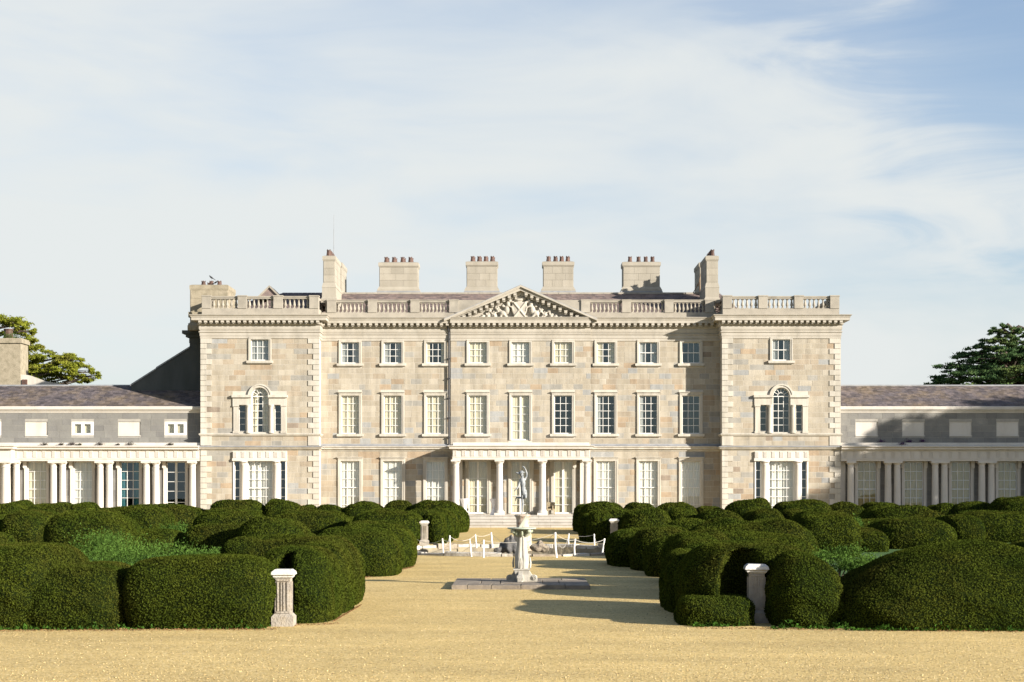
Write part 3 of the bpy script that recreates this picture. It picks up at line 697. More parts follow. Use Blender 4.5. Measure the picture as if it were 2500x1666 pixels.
# main block: cornice, string course, parapet, roof
p = lambda py: Z(py, 0)
prof = [(0.02, p(834)), (.06, p(833)), (.06, p(827)), (.09, p(826.5)), (.09, p(819)), (.15, p(818)), (.15, p(816.5)), (.07, p(815.5)), (.13, p(811)), (.14, p(807)), (.12, p(803)), (.19, p(801)), (.20, p(800)), (.20, p(791)), (.56, p(791)), (.56, p(784)), (.60, p(783.5)), (.62, p(781)), (.70, p(778)), (.70, p(777)), (.1, p(774.5)), (-.3, p(773.5))]
for (a, b, y) in ((-PX0 + .003, xC0, 0.0), (xC0, xC1, CB), (xC1, PX0 - .003, 0.0)):
    mb = MB(); mb.extrude(prof, a, b, y); co = mb.build('cornice', TRIMCOR, mansion); n = round((b - a) / .418)
    for i in range(n): link('modillion', CACHE['modil'], co, (a + (b - a) * (i + .5) / n, y - .202, p(800) + .015))
    mb = MB()
    if y == 0:
        mb.extrude([(0, p(1103)), (.05, p(1102)), (.07, p(1098.5)), (.22, p(1097)), (.22, p(1093.5)), (.30, p(1092)), (.30, p(1090))], a, b, 0); mb.extrude([(.30, p(1090)), (.08, p(1086.5)), (.05, p(1084.5)), (-.05, p(1084))], a, b, 0, 1); mb.build('string_course', [TRIM, LEAD], mansion)
mb = MB(); yy = .12; zr = (p(763), p(738), p(731.5)); pedx = [809, 909, 1013, 1108, 1430, 1530, 1634, 1733]
solid = (X(1108, 0), X(1430, 0))
for a, b in ((-PX0 + .01, X(1108, 0)), (X(1430, 0), PX0 - .01)):
    mb.box(a, b, yy, yy + .5, p(774.5), zr[0]); mb.box(a, b, yy + .08, yy + .42, zr[1], zr[2]); mb.box(a, b, yy + .04, yy + .46, zr[2] - .07, zr[2])
mb.box(solid[0], solid[1], yy + .05, yy + .45, p(774.5), zr[2] - .02)
bal = mb.build('balustrade', TRIMW, mansion)
for px in pedx: link('pedestal', CACHE['ped'], bal, (X(px, 0), yy + .25, zr[0]), (1, 1, 1.0))
for i in list(range(3)) + list(range(4, 7)):
    a, b = X(pedx[i], 0) + .32, X(pedx[i + 1], 0) - .32
    for j in range(8): link('baluster', CACHE['balu'], bal, (a + (b - a) * (j + .5) / 8, yy + .25, zr[0]), (1, 1, 1.02))
for s in (-1, 1): link('baluster', CACHE['balu'], bal, (s * 13.98, yy + .25, zr[0]), (1, 1, 1.02))

def slate_roof(parent, name, x0, x1, y0, z0, y1, z1, m, pitch=0.24, wmin=.25, wmax=.45, stuff_only=False, lift=.018, trim0=0, trim1=0):
    """slates laid in lapped courses up a slope"""
    n = max(2, int(math.hypot(y1 - y0, z1 - z0) / pitch)); mb = MB()
    nx = Vector((0, -(z1 - z0), (y1 - y0))).normalized()
    for k in range(n):
        t0, t1 = k / n, (k + 1.15) / n; a = Vector((0, y0 + (y1 - y0) * t0, z0 + (z1 - z0) * t0)); b = Vector((0, y0 + (y1 - y0) * t1, z0 + (z1 - z0) * t1))
        xa, xb = x0 + trim0 * t0, x1 - trim1 * t0; x = xa
        while x < xb - .02:
            x2 = min(xb, x + random.uniform(wmin, wmax)); l = lift * random.uniform(.7, 1.5); l2 = lift * .15
            v = []
            for xx in (x + .006, x2 - .006):
                v += [(xx, *(a + nx * l)[1:]), (xx, *(b + nx * l2)[1:]), (xx, *a[1:])]
            mb.add(v, [(0, 3, 4, 1), (0, 2, 5, 3)]); x = x2
    return mb.build(name, m, parent, kind='stuff')
yR0, yR1 = 1.3, 6.0; zR0, zR1 = p(772), Z(718, 6.0)
mb = MB(); mb.add([(-16.5, yR0, zR0), (16.5, yR0, zR0), (15, yR1, zR1), (-15, yR1, zR1), (15, 10.7, zR0), (-15, 10.7, zR0)], [(0, 1, 2, 3), (3, 2, 4, 5)])
roof = mb.build('roof', LEAD, mansion)
slate_roof(roof, 'slates', -16.5, 16.5, yR0, zR0 + .02, yR1, zR1 + .02, SLATEUP, trim0=1.5, trim1=1.5)
mb = MB(); x = -15.0
while x < 15:
    mb.box(x + .01, min(x + .85, 15) - .01, yR1 - .14, yR1 + .14, zR1 - .02, zR1 + .10); x += .85
mb.build('ridge_tiles', TRIMW, roof, kind='stuff')
mb = MB(); mb.box(-PX0 - .2, PX0 + .2, 3.2, 3.3, 0, p(790)); mb.box(-PX0, PX0, .5, 3.2, p(1082), p(1076)); mb.box(-PX0, PX0, .5, 3.2, p(940), p(930)); mb.box(-PX0, PX0, .5, 3.2, p(800), p(785))
for k in range(10): xx = -15.3 + k * 3.06; mb.box(xx - .08, xx + .08, .47, 3.2, 0, p(800))
mb.build('room', ROOM, mansion)
mb = MB(); mb.box(-PX1, PX1, 10.7, 11.0, -.1, p(780)); mb.build('rear_wall', MORTAR, mansion)
mb = MB(); mb.box(-PX0, PX0, .45, 1.4, p(790), p(775)); mb.build('gutter', LEAD, mansion)

# pediment
pc = CB - .02
xa, xm, xb = X(1084, pc - .6), X(1271, pc - .6), X(1458, pc - .6); zb_ = Z(779.5, pc - .6); zt_ = Z(697, pc - .6)
mb = MB(); mb.prism([(X(1112, pc), Z(777, pc)), (X(1430, pc), Z(777, pc)), (X(1271, pc), Z(705, pc))], pc + .02, pc + .55); ped_ = mb.build('pediment', TRIMCOR, mansion)
sl_ = (zt_ - zb_) / (xm - xa); ang = math.atan(sl_)
mb = MB()
for s in (-1, 1):
    def rk(t0, t1, y0, y1, mi=0):      # slab parallel to the slope, t measured down from the top edge
        e = xm - xa
        poly = [(xm - xm, zt_ - t0), (s * e, zb_ - t0 + .0), (s * e, zb_ - t1), (0, zt_ - t1)]
        poly = [(xm + a, max(b, zb_ - .16)) for a, b in poly]
        if s > 0: poly = poly[::-1]
        mb.prism(poly, y0, y1, mi)
    rk(.0, .12, pc - .70, pc + .6); rk(.12, .18, pc - .64, pc + .5); rk(.18, .36, pc - .56, pc + .5); rk(.36, .66, pc - .20, pc + .3); rk(.66, .74, pc - .14, pc + .2)
    rk(-.05, .0, pc - .62, pc + .7, 1)
mb.build('raking_cornice', [TRIMCOR, LEAD], ped_)
for s in (-1, 1):
    for i in range(1, 12):
        t = i / 12.6; link('modillion', CACHE['modil'], ped_, (xm + s * (xm - xa) * t * .93, pc - .21, zt_ - (zt_ - zb_) * t * .93 - .62), rot=(0, 0, 0))
# carved coat of arms in the tympanum
mb = MB(); yT = pc - .02
def tp(px, py): return (X(px, yT), Z(py, yT))
def blob(px, py, rx, rz, ry=.16): a = tp(px, py); mb.ell((a[0], yT - .04, a[1]), (rx / 34, ry, rz / 34), 10, 6)
def vine(pts, r=.05, y=-.10): mb.tube([(X(a, yT), yT + y, Z(b, yT)) for a, b in pts], r, 6)
a = tp(1268, 757); mb.prism([(a[0] - .52, a[1] + .55), (a[0] + .52, a[1] + .55), (a[0] + .55, a[1] - .1), (a[0] + .3, a[1] - .6), (a[0], a[1] - .78), (a[0] - .3, a[1] - .6), (a[0] - .55, a[1] - .1)], yT - .22, yT + .02)
vine([(1254, 740), (1284, 776)], .06, -.24); vine([(1283, 740), (1254, 776)], .06, -.24)
blob(1268, 733, 14, 5, .22)
for q in (1258, 1264, 1270, 1276, 1281): blob(q, 727 + abs(q - 1269) * .15, 3.2, 4, .2)
for s in (-1, 1):
    f = lambda px: 1268 + s * (px - 1268)
    # rearing supporter
    blob(f(1299), 757, 8, 12, .26); blob(f(1296), 744, 6, 9, .24); blob(f(1292), 735, 5, 6, .22); blob(f(1286), 738, 6, 3, .2); blob(f(1308), 766, 10, 8, .25)
    vine([(f(1294), 748), (f(1286), 752), (f(1284), 760)], .07, -.2); vine([(f(1306), 768), (f(1299), 776), (f(1296), 781)], .09, -.18); vine([(f(1312), 768), (f(1314), 776), (f(1310), 781)], .08, -.16)
    vine([(f(1312), 762), (f(1320), 752), (f(1318), 742)], .05, -.15)
    # scrolling leaves
    for (cx_, cy_, r_) in ((1320, 758, 8), (1330, 768, 9), (1345, 770, 8), (1357, 774, 6), (1340, 760, 5), (1370, 777, 5), (1308, 748, 4), (1383, 779, 4), (1326, 777, 6)):
        for kk in range(6):
            t = kk / 6 * 6.28 + cx_; vine([(f(cx_), cy_), (f(cx_) + r_ * .5 * math.cos(t), cy_ + r_ * .5 * math.sin(t)), (f(cx_) + r_ * math.cos(t + .5), min(cy_ + r_ * math.sin(t + .5), 781))], [.07, .075, .02], -.12 - .05 * (kk % 2))
        blob(f(cx_), cy_, 3, 3, .2)
    vine([(f(1288), 780), (f(1310), 778), (f(1335), 780), (f(1365), 780)], .07, -.14)
blob(1268, 780, 14, 3, .24)
rel = mb.build('carved_coat_of_arms', TRIMCOR, ped_); bake(rel, .035, 1)

# rainwater pipe at the left of the middle bays
mb = MB(); xp = X(1096, -.15)
mb.tube([(xp, -.16, Z(1086, 0)), (xp, -.16, Z(812, 0)), (xp - .1, -.30, Z(800, 0)), (xp - .1, -.5, Z(793, 0))], .065, 8)
for k in range(6): mb.box(xp - .1, xp + .1, -.24, 0, Z(1070 - k * 48, 0), Z(1070 - k * 48, 0) + .07)
mb.build('downpipe', PIPE, mansion)

# portico
STEPM = mat('step_stone', (0.43, 0.405, 0.36), (0.37, 0.345, 0.30), 1.5, bump=0.01, bscale=16, jit=0.08, dirt=(0.28, 0.255, 0.21), dscale=1.2, dlo=.45, damt=0.7, stretch=(1, 1, .5))
PA = -2.15; PF = -2.5; zfl = Z(1258.5, -3.0)
port = link('portico', None, mansion, (0, 0, 0))
q = lambda py: Z(py, PF)
x0, x1 = X(1104.5, PF), X(1440, PF)
mb = MB()
mb.box(x0, x1, PF + .02, -.15, q(1122.5), q(1115.5)); mb.box(x0 - .02, x1 + .02, PF, -.15, q(1116.5), q(1115)); mb.box(x0, x1, PF + .03, -.15, q(1115), q(1098))
mb.wrap([(0, q(1098.5)), (.05, q(1097.5)), (.05, q(1096.5)), (.22, q(1096)), (.22, q(1092)), (.27, q(1091.5)), (.33, q(1089.5)), (.33, q(1088.5)), (-.2, q(1087.5))], x0, x1, PF, -.15)
mb.box(x0 + .03, x1 - .03, PF + .25, -.16, q(1088), q(1080.5)); mb.box(x0 + .3, x1 - .3, PF + .3, -.17, q(1123) + .001, q(1121))
mb.build('entablature', TRIMC, port)
def tri2():
    mb = MB(); h = q(1098.8) - q(1113.5)
    for d in (-.10, 0, .10): mb.box(d - .036, d + .036, -.035, 0, 0, h - .07)
    mb.box(-.15, .15, -.04, 0, h - .07, h); mb.box(-.15, .15, -.045, -.0, -.07, -.035); return mb.mesh('triglyph', TRIMC)
for i in range(16): link('triglyph', cached('tri2', tri2), port, (x0 + .17 + (x1 - x0 - .34) * i / 15, PF + .03, q(1113.5)))
def pcol():
    mb = MB(); H = q(1122.5) - zfl; r = .255
    prof = [(r * 1.36, .16), (r * 1.38, .22), (r * 1.3, .28), (r * 1.1, .31), (r * 1.04, .36), (r, .42)] + [(r * (1 - .15 * (t / 8) ** 1.6), .42 + (H - .95) * t / 8) for t in range(1, 9)] + [(r * .95, H - .5), (r * .95, H - .46), (r * .86, H - .45), (r * .86, H - .28), (r * .95, H - .27), (r * 1.0, H - .25), (r * 1.22, H - .16), (r * 1.24, H - .12)]
    mb.lathe(0, 0, prof, 24); mb.box(-r * 1.45, r * 1.45, -r * 1.45, r * 1.45, 0, .16); mb.box(-r * 1.32, r * 1.32, -r * 1.32, r * 1.32, H - .13, H); return mb.mesh('column', TRIMC)
pm = pcol()
for pxs in (1113, 1219.5, 1324.5, 1433): link('column', pm, port, (X(pxs, PA), PA, zfl))
for pxs in (1122, 1423):
    mb = MB(); xx = X(pxs, -.4); mb.box(xx - .2, xx + .2, -.42, -.1, zfl, q(1122)); mb.build('pilaster', TRIMC, port)
mb = MB(); mb.box(-6.2, 6.2, -3.0, -.14, 0, zfl); mb.box(-6.24, 6.24, -3.06, -3.0, zfl - .06, zfl - .004); mb.build('platform', STEPM, port)
for k in range(4):
    mb = MB(); zt = zfl * (4 - k) / 4 - .003; y1 = -3.05 - .36 * k
    n = 5 + k % 2; e = 6.2
    for i in range(n): mb.box(-e + 2 * e * i / n + .008, -e + 2 * e * (i + 1) / n - .008, y1 - .36, y1 - .002, 0, zt - .05); mb.box(-e + 2 * e * i / n + .008, -e + 2 * e * (i + 1) / n - .008, y1 - .40, y1 - .002, zt - .047, zt)
    mb.build('step', STEPM, port)

# chimneys
def pots(parent, pts, h=.40, r=.19):
    def mk():
        mb = MB(); mb.lathe(0, 0, [(r, 0), (r, .06), (r * .92, .07), (r * .70, h * .86), (r * .78, h * .88), (r * .78, h), (r * .55, h), (r * .55, h * .7)], 8)
        for i in range(4):
            t = i * math.pi / 2; mb.box(r * .66 * math.cos(t) - .03, r * .66 * math.cos(t) + .03, r * .66 * math.sin(t) - .03, r * .66 * math.sin(t) + .03, h, h + .05)
        return mb.mesh('chimney_pot', POT)
    m = cached(('pot', h, r), mk)
    for q_ in pts: link('chimney_pot', m, parent, q_, rot=(0, 0, random.random()))
def stack(name, x0, x1, y0, y1, z0, z1, m, capo=.10, base=True):
    ch = link(name, None, mansion, (0, 0, 0))
    mb = MB(); mb.box(x0, x1, y0, y1, z0, z1 - .4); mb.build('shaft', MORTAR, ch)
    # ashlar facing
    blocks = []; h = .52; zz_ = z0 + .36; rows = max(1, round((z1 - .42 - zz_) / h)); h = (z1 - .42 - zz_) / rows
    mb = MB()
    for k in range(rows):
        for (a, b, fx) in ((x0, x1, 'y'), (y0, y1, 'x0'), (y0, y1, 'x1')):
            L_ = b - a; n = max(1, round(L_ / .85)); cs = [a] + [a + L_ * (i + (.25 if k % 2 else -.1)) / n for i in range(1, n)] + [b]
            for i in range(n):
                c0, c1 = cs[i] + .006, cs[i + 1] - .006; za, zb2 = zz_ + k * h + .006, zz_ + (k + 1) * h - .006
                if fx == 'y': mb.box(c0, c1, y0 - .03, y0, za, zb2)
                elif fx == 'x0': mb.box(x0 - .03, x0, c0, c1, za, zb2)
                else: mb.box(x1, x1 + .03, c0, c1, za, zb2)
    mb.build('chimney_stones', m, ch, kind='stuff')
    mb = MB(); cx, cy = (x0 + x1) / 2, (y0 + y1) / 2; a, b = (x1 - x0) / 2, (y1 - y0) / 2
    mb.frustum(cx, cy, z0 + .14, z0 + .36, a + .16, b + .16, a + .05, b + .05); mb.box(x0 - .18, x1 + .18, y0 - .18, y1 + .18, z0 - .2, z0 + .14)
    mb.build('chimney_base', m, ch)
    mb = MB(); mb.frustum(cx, cy, z1 - .42, z1 - .3, a + .03, b + .03, a + capo, b + capo); mb.box(x0 - capo, x1 + capo, y0 - capo, y1 + capo, z1 - .3, z1 - .06); mb.frustum(cx, cy, z1 - .06, z1, a + capo, b + capo, a - .1, b - .1); mb.build('chimney_cap', m, ch)
    return ch
for (xa, xb, ps, top) in ((927, 1019, (943, 962, 983, 1002), 640), (1140, 1213, (1154, 1170, 1186, 1202), 638), (1327, 1399, (1339, 1356, 1371, 1386), 638), (1522, 1610, (1538, 1559, 1576.5, 1593), 639)):
    y0 = 6.2; zt = Z(top, y0); ch = stack('chimney', X(xa, y0), X(xb, y0), y0, y0 + 1.5, Z(712, y0), zt, CHIM)
    mb = MB(); mb.box(X(xa, y0) - .22, X(xb, y0) + .22, y0 - .25, y0 + 1.7, Z(718, y0) - .3, Z(712, y0) + .02); mb.build('lead_flashing', LEAD, ch)
    pots(ch, [(X(a, y0 + .4), y0 + .4, zt - .02) for a in ps], r=.185); pots(ch, [(X(a, y0 + .4) + .05, y0 + 1.05, zt - .02) for a in ps], r=.185)
for s in (-1, 1):
    m_ = lambda px: X(AX + s * (px - AX), 1.0)
    # right stack measured 1723..1752; mirrored for the left one
    xs = sorted((m_(1725), m_(1752))); zt = Z(624, 1.0)
    ch = stack('corner_chimney', xs[0], xs[1], 1.0, 4.6, Z(735, 1), zt, CHIM, .08)
    mb = MB(); mb.box(xs[0] - .1, xs[1] + .1, .9, 4.7, Z(735, 1), Z(703, 1)); mb.frustum((xs[0] + xs[1]) / 2, 2.8, Z(703, 1), Z(691, 1), (xs[1] - xs[0]) / 2 + .12, 1.92, (xs[1] - xs[0]) / 2 + .04, 1.83); mb.build('chimney_plinth', CHIM, ch)
    pots(ch, [((xs[0] + xs[1]) / 2 + s * .08, 1.5 + k * .62, zt - .02) for k in range(5)], h=.46)
    ch = stack('corner_chimney', xs[0], xs[1], 5.6, 9.0, Z(735, 1), Z(640, 5.6), CHIM, .08)
ch = stack('lichened_chimney', X(465, 1.2), X(556, 1.2), 1.2, 4.2, Z(800, 1.2), Z(695, 1.2), LICHEN, .06)
pots(ch, [(X(a, 2.2), 2.2, Z(695, 1.2) - .02) for a in (497, 516.5, 536)], h=.36); pots(ch, [(X(a, 2.2), 3.2, Z(695, 1.2) - .02) for a in (505, 530)], h=.36)
mb = MB(); mb.box(X(460, 1.0), X(496, 1.0), .95, 4.4, Z(775, 1), Z(762, 1)); mb.build('chimney_ledge', LICHEN, ch)
# small glazed gable and slate slope behind the left parapet
mb = MB(); yg = 3.2; mb.prism([(X(627, yg), Z(728, yg)), (X(690, yg), Z(728, yg)), (X(658, yg), Z(700, yg))], yg, yg + 2.5); g = mb.build('roof_gable', SLATEUP, mansion)
mb = MB()
for s in (-1, 1):
    e = [(X(658, yg), Z(697, yg)), (X(658 + s * 33, yg), Z(729, yg)), (X(658 + s * 27, yg), Z(729, yg)), (X(658, yg), Z(702, yg))]
    mb.prism(e if s < 0 else e[::-1], yg - .12, yg + 2.6)
mb.build('bargeboard', TRIMW, g)
mb = MB(); ya = .6; mb.add([(X(560, 1), .8, Z(768, 1)), (X(782, 1), .8, Z(768, 1)), (X(782, 5), 5, Z(716, 5)), (X(690, 5), 5, Z(716, 5)), (X(590, 5), 5, Z(740, 5))], [(0, 1, 2, 3, 4)]); sr = mb.build('rear_roof', SLATEUP, mansion)
slate_roof(sr, 'slates', X(600, 1), X(780, 1), .8, Z(768, 1) + .02, 5, Z(716, 5) + .02, SLATEUP, trim0=2.2)
# ramped gable wall behind the left wing, its shade put into the dark colour
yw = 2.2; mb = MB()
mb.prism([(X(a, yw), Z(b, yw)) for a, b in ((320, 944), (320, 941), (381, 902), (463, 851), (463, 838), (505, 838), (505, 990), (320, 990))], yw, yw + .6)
gw = mb.build('gable_wall', SHADEWALL, mansion)
mb = MB(); mb.box(X(462, yw), X(505, yw), yw - .05, yw + .7, Z(838, yw), Z(824, yw)); mb.box(X(455, yw), X(505, yw), yw - .25, yw + .7, Z(824, yw), Z(816, yw)); mb.box(X(447, yw), X(505, yw), yw - .42, yw + .7, Z(816, yw), Z(808, yw)); mb.box(X(460, yw), X(505, yw), yw - .1, yw + .7, Z(808, yw), Z(790, yw)); mb.build('wall_cornice', SHADEWALL, gw)
mb = MB()
for (a, b), (c, d) in (((318, 943), (381, 903)), ((381, 901), (463, 850))):
    mb.add([(X(a, yw), yw - .06, Z(b, yw)), (X(c, yw), yw - .06, Z(d, yw)), (X(c, yw), yw + .66, Z(d, yw)), (X(a, yw), yw + .66, Z(b, yw)), (X(a, yw), yw - .06, Z(b - 4, yw)), (X(c, yw), yw - .06, Z(d - 4, yw)), (X(c, yw), yw + .66, Z(d - 4, yw)), (X(a, yw), yw + .66, Z(b - 4, yw))], [(0, 1, 5, 4), (4, 5, 6, 7), (3, 7, 6, 2), (0, 4, 7, 3), (1, 2, 6, 5)])
mb.build('coping', LEAD, gw)
# lightning mast
mb = MB(); xm_ = X(815, 5); mb.tube([(xm_, 5, Z(640, 5)), (xm_, 5, Z(560, 5))], .02, 6); mb.tube([(xm_, 5, Z(560, 5)), (xm_, 5, Z(525, 5))], .011, 5); mb.build('lightning_mast', LEAD, mansion)
# brace beside the right corner chimney
mb = MB(); yb_ = 5.2; mb.tube([(X(1692, yb_), yb_, Z(716, yb_)), (X(1709, yb_), yb_, Z(686, yb_))], .03, 6); mb.tube([(X(1709, yb_), yb_, Z(716, yb_)), (X(1709, yb_), yb_, Z(680, yb_))], .03, 6); mb.tube([(X(1704, yb_), yb_, Z(700, yb_)), (X(1713, yb_), yb_, Z(660, yb_))], .025, 6); mb.build('chimney_brace', mat('old_timber', (.25, .17, .1), (.18, .12, .08)), mansion)
place_stones(mansion, STONES, STONE); place_panes(mansion, PANES)

# ================================================================== THE TWO WINGS
WY = -0.88; CY = -1.40
def wing(sg, label, cols, wins, uppers, specs, far):
    root = thing('colonnaded_wing', label, 'building')
    st, pn = [], []
    q = lambda py: Z(py, WY); e = lambda py: Z(py, CY - .25)
    xin = sg * (PX1 - .02); xout = X(far, WY)
    a, b = sorted((xin, xout)); ops, blk = [], []
    for px, spec in zip(wins, specs):
        cx = X(px, WY); kind = spec[0]; zb, zt = q(1262), q(1128); w = 1.36
        if kind == 'casement':
            std_window(root, cx, zb, zt, WY, w, 2, 5, spec[1], sill=False, mull=.16, store=pn, consoles=True, sw=.2, smat=TRIMC, transom=lambda a_, b_: [a_, a_ + (b_ - a_) * .25, a_ + (b_ - a_) * .46, a_ + (b_ - a_) * .64, a_ + (b_ - a_) * .82, b_])
        else: std_window(root, cx, zb, zt, WY, w, 3, 6, spec[1], sill=False, meet=3, store=pn, consoles=True, sw=.2, smat=TRIMC)
        ops.append((cx - w / 2, cx + w / 2, zb, zt)); blk.append((cx - w / 2 - .28, cx + w / 2 + .28, zb, zt + .3))
    for px, kind in uppers:
        cx = X(px, WY); zb, zt = q(1063), q(1030); w = 54 / S(WY)
        blk.append((cx - w / 2 - .02, cx + w / 2 + .02, zb - .02, zt + .02))
        if kind == 'blank':
            pan = link('blank_panel', None, root, (cx, WY, zb)); mb = MB(); h = zt - zb
            mb.box(-w / 2, w / 2, .05, .2, 0, h); mb.box(-w / 2, w / 2, -.02, .05, -.05, .0); mb.box(-w / 2 - .03, w / 2 + .03, -.045, .03, -.07, -.03); mb.build('slab', TRIMC, pan)
            ops.append((cx - w / 2, cx + w / 2, zb, zt))
        else:
            ops.append((cx - w / 2, cx + w / 2, zb, zt)); win = link('window', None, root, (cx, WY, zb)); h = zt - zb
            mb = MB(); f = .2
            for s in (-1, 1): mb.box(*sorted((s * w / 2, s * (w / 2 - .22))), -.0, .08, 0, h); 
            mb.box(-w / 2 + .22, w / 2 - .22, 0, .08, 0, .15); mb.box(-w / 2 + .22, w / 2 - .22, 0, .08, h - .17, h); mb.box(-.11, .11, -.01, .07, .15, h - .17); mb.build('frame', PAINT, win)
            add_panes(win, [(-w / 2 + .22, -.11, .15, h - .17), (.11, w / 2 - .22, .15, h - .17)], .05, 0, 0, pn); curtains(win, w, h, ('cream', 'full'), .22)
    wall_panel(root, 'wall', a, b, -.1, q(996), WY, .35, ops, MORTARG)
    courses(a, b, q(1084), q(1008), WY, .44, blk, st, 'grey', .6, 1.15, .014)
    courses(a, b, .05, q(1124), WY, .44, blk, st, 'grey', .5, 1.0, .014)
    place_stones(root, st, GREYSTONE); place_panes(root, pn)
    # eaves cornice
    mb = MB(); mb.extrude([(.0, q(1009)), (.05, q(1008)), (.07, q(1005)), (.16, q(1003)), (.16, q(1001)), (.24, q(1000.5)), (.26, q(994)), (.24, q(993)), (-.1, q(992))], a, b, WY); mb.build('eaves_cornice', TRIMC, root)
    # colonnade entablature
    mb = MB(); yf = CY - .25
    xe = sg * (PX1 + .12 if sg < 0 else PX1 + .06)
    ea, eb = sorted((xe, xout))
    mb.box(ea, eb, yf + .02, CY + .24, e(1126), e(1120.5)); mb.box(ea, eb, yf - .01, CY + .2, e(1121), e(1119.5)); mb.box(ea, eb, yf + .03, WY - .0, e(1119.5), e(1100))
    mb.extrude([(0, e(1101)), (.04, e(1100)), (.04, e(1098.5)), (.2, e(1097.5)), (.2, e(1094)), (.26, e(1093)), (.32, e(1091.5)), (.32, e(1090)), (.0, e(1088))], ea, eb, yf)
    mb.box(ea, eb, yf + .0, WY - .02, e(1090), e(1088.2)); mb.box(ea, eb, yf + .28, WY - .002, e(1088.2), e(1081)); mb.build('entablature', TRIMC, root)
    n = round((eb - ea) / .675)
    def tri3():
        mb = MB(); h = e(1101.5) - e(1117.5)
        for d in (-.085, 0, .085): mb.box(d - .03, d + .03, -.03, 0, 0, h - .05)
        mb.box(-.13, .13, -.035, 0, h - .05, h); return mb.mesh('triglyph', TRIMC)
    for i in range(n): link('triglyph', cached('tri3', tri3), root, (ea + (eb - ea) * (i + .5) / n, yf + .03, e(1117.5)))
    def wcol():
        mb = MB(); H = e(1126) - .02; r = .255
        prof = [(r * 1.35, .12), (r * 1.36, .2), (r * 1.15, .28), (r, .34)] + [(r * (1 - .14 * (t / 8) ** 1.6), .34 + (H - .82) * t / 8) for t in range(1, 9)] + [(r * .95, H - .46), (r * .95, H - .42), (r * .87, H - .41), (r * .87, H - .26), (r * .97, H - .25), (r * 1.2, H - .14)]
        mb.lathe(0, 0, prof, 20); mb.box(-r * 1.4, r * 1.4, -r * 1.4, r * 1.4, 0, .12); mb.box(-r * 1.28, r * 1.28, -r * 1.28, r * 1.28, H - .14, H); return mb.mesh('column', TRIMC)
    for px in cols: link('column', cached('wcol', wcol), root, (X(px, CY), CY, .02))
    mb = MB(); xx = sg * (PX1 + .28); mb.box(xx - .18, xx + .18, WY - .25, WY, 0, e(1126)); mb.build('pilaster', TRIMC, root)
    mb = MB(); mb.box(a, b, CY - .6, WY, -.02, .02 + .0); mb.build('walk', TRIMC, root)
    # roof
    ye, yr = WY - .12, 3.2; ze, zrr = q(993), Z(943, 3.2)
    mb = MB(); mb.add([(a, ye, ze - .03), (b, ye, ze - .03), (b, yr, zrr - .03), (a, yr, zrr - .03), (b, yr + 4, ze), (a, yr + 4, ze)], [(0, 1, 2, 3), (3, 2, 4, 5)]); rf = mb.build('roof', LEAD, root)
    slate_roof(rf, 'slates', a, b, ye, ze, yr, zrr, SLATE, pitch=.21)
    mb = MB(); mb.tube([(a, yr, zrr + .03), (b, yr, zrr + .03)], .07, 8); mb.build('ridge', LEAD, rf)
    mb = MB(); mb.box(a, b, 2.6, 2.7, 0, q(1000)); mb.box(a, b, WY + .36, 2.6, q(1085), q(1078)); mb.build('room', ROOM, root)
    return root
left_specs = [('sash', ('cream', 'full')), ('sash', ('white', 'full')), ('sash', ('teal', 'sides')), ('casement', None), ('sash', ('cream', 'full'))]
wl = wing(-1, 'long low wing in sunlight left of the mansion, paired columns and slate roof', [470, 381, 357.4, 267, 244.6, 153, 130.7, 40, 16, -76, -99], [90, 202, 317, 429.5, -24],
     [(89, 'blank'), (202, 'win'), (316, 'blank'), (429, 'win'), (-24, 'win')], left_specs, -330)
wr = wing(1, 'long low wing mostly in tree shade right of the mansion, paired columns and slate roof', [2077, 2168, 2190.5, 2283, 2305.5, 2397, 2420, 2511, 2534, 2626, 2649], [2117, 2231, 2346, 2460, 2574],
     [(2116, 'blank'), (2230, 'blank'), (2345, 'blank'), (2460, 'blank'), (2575, 'blank')], [('sash', ('yellow', 'full'))] * 5, 2950)
# forward break of the left wing at the edge of the picture
mb = MB(); yb2 = CY - 1.2; e = lambda py: Z(py, yb2)
xr = X(26, yb2); xl = X(-330, yb2)
mb.box(xl, xr, yb2 + .02, CY, e(1126), e(1120)); mb.box(xl, xr, yb2 + .04, CY, e(1120), e(1099))
mb.wrap([(0, e(1100)), (.05, e(1099)), (.05, e(1097)), (.22, e(1096)), (.22, e(1092)), (.32, e(1090)), (.32, e(1088)), (0, e(1086))], xl, xr, yb2, CY); mb.build('projecting_entablature', TRIMC, wl)
link('column', CACHE['wcol'], wl, (X(11, yb2), yb2 + .3, .02), (1.35, 1.35, 1)); link('column', CACHE['wcol'], wl, (X(-75, yb2), yb2 + .3, .02), (1.35, 1.35, 1))

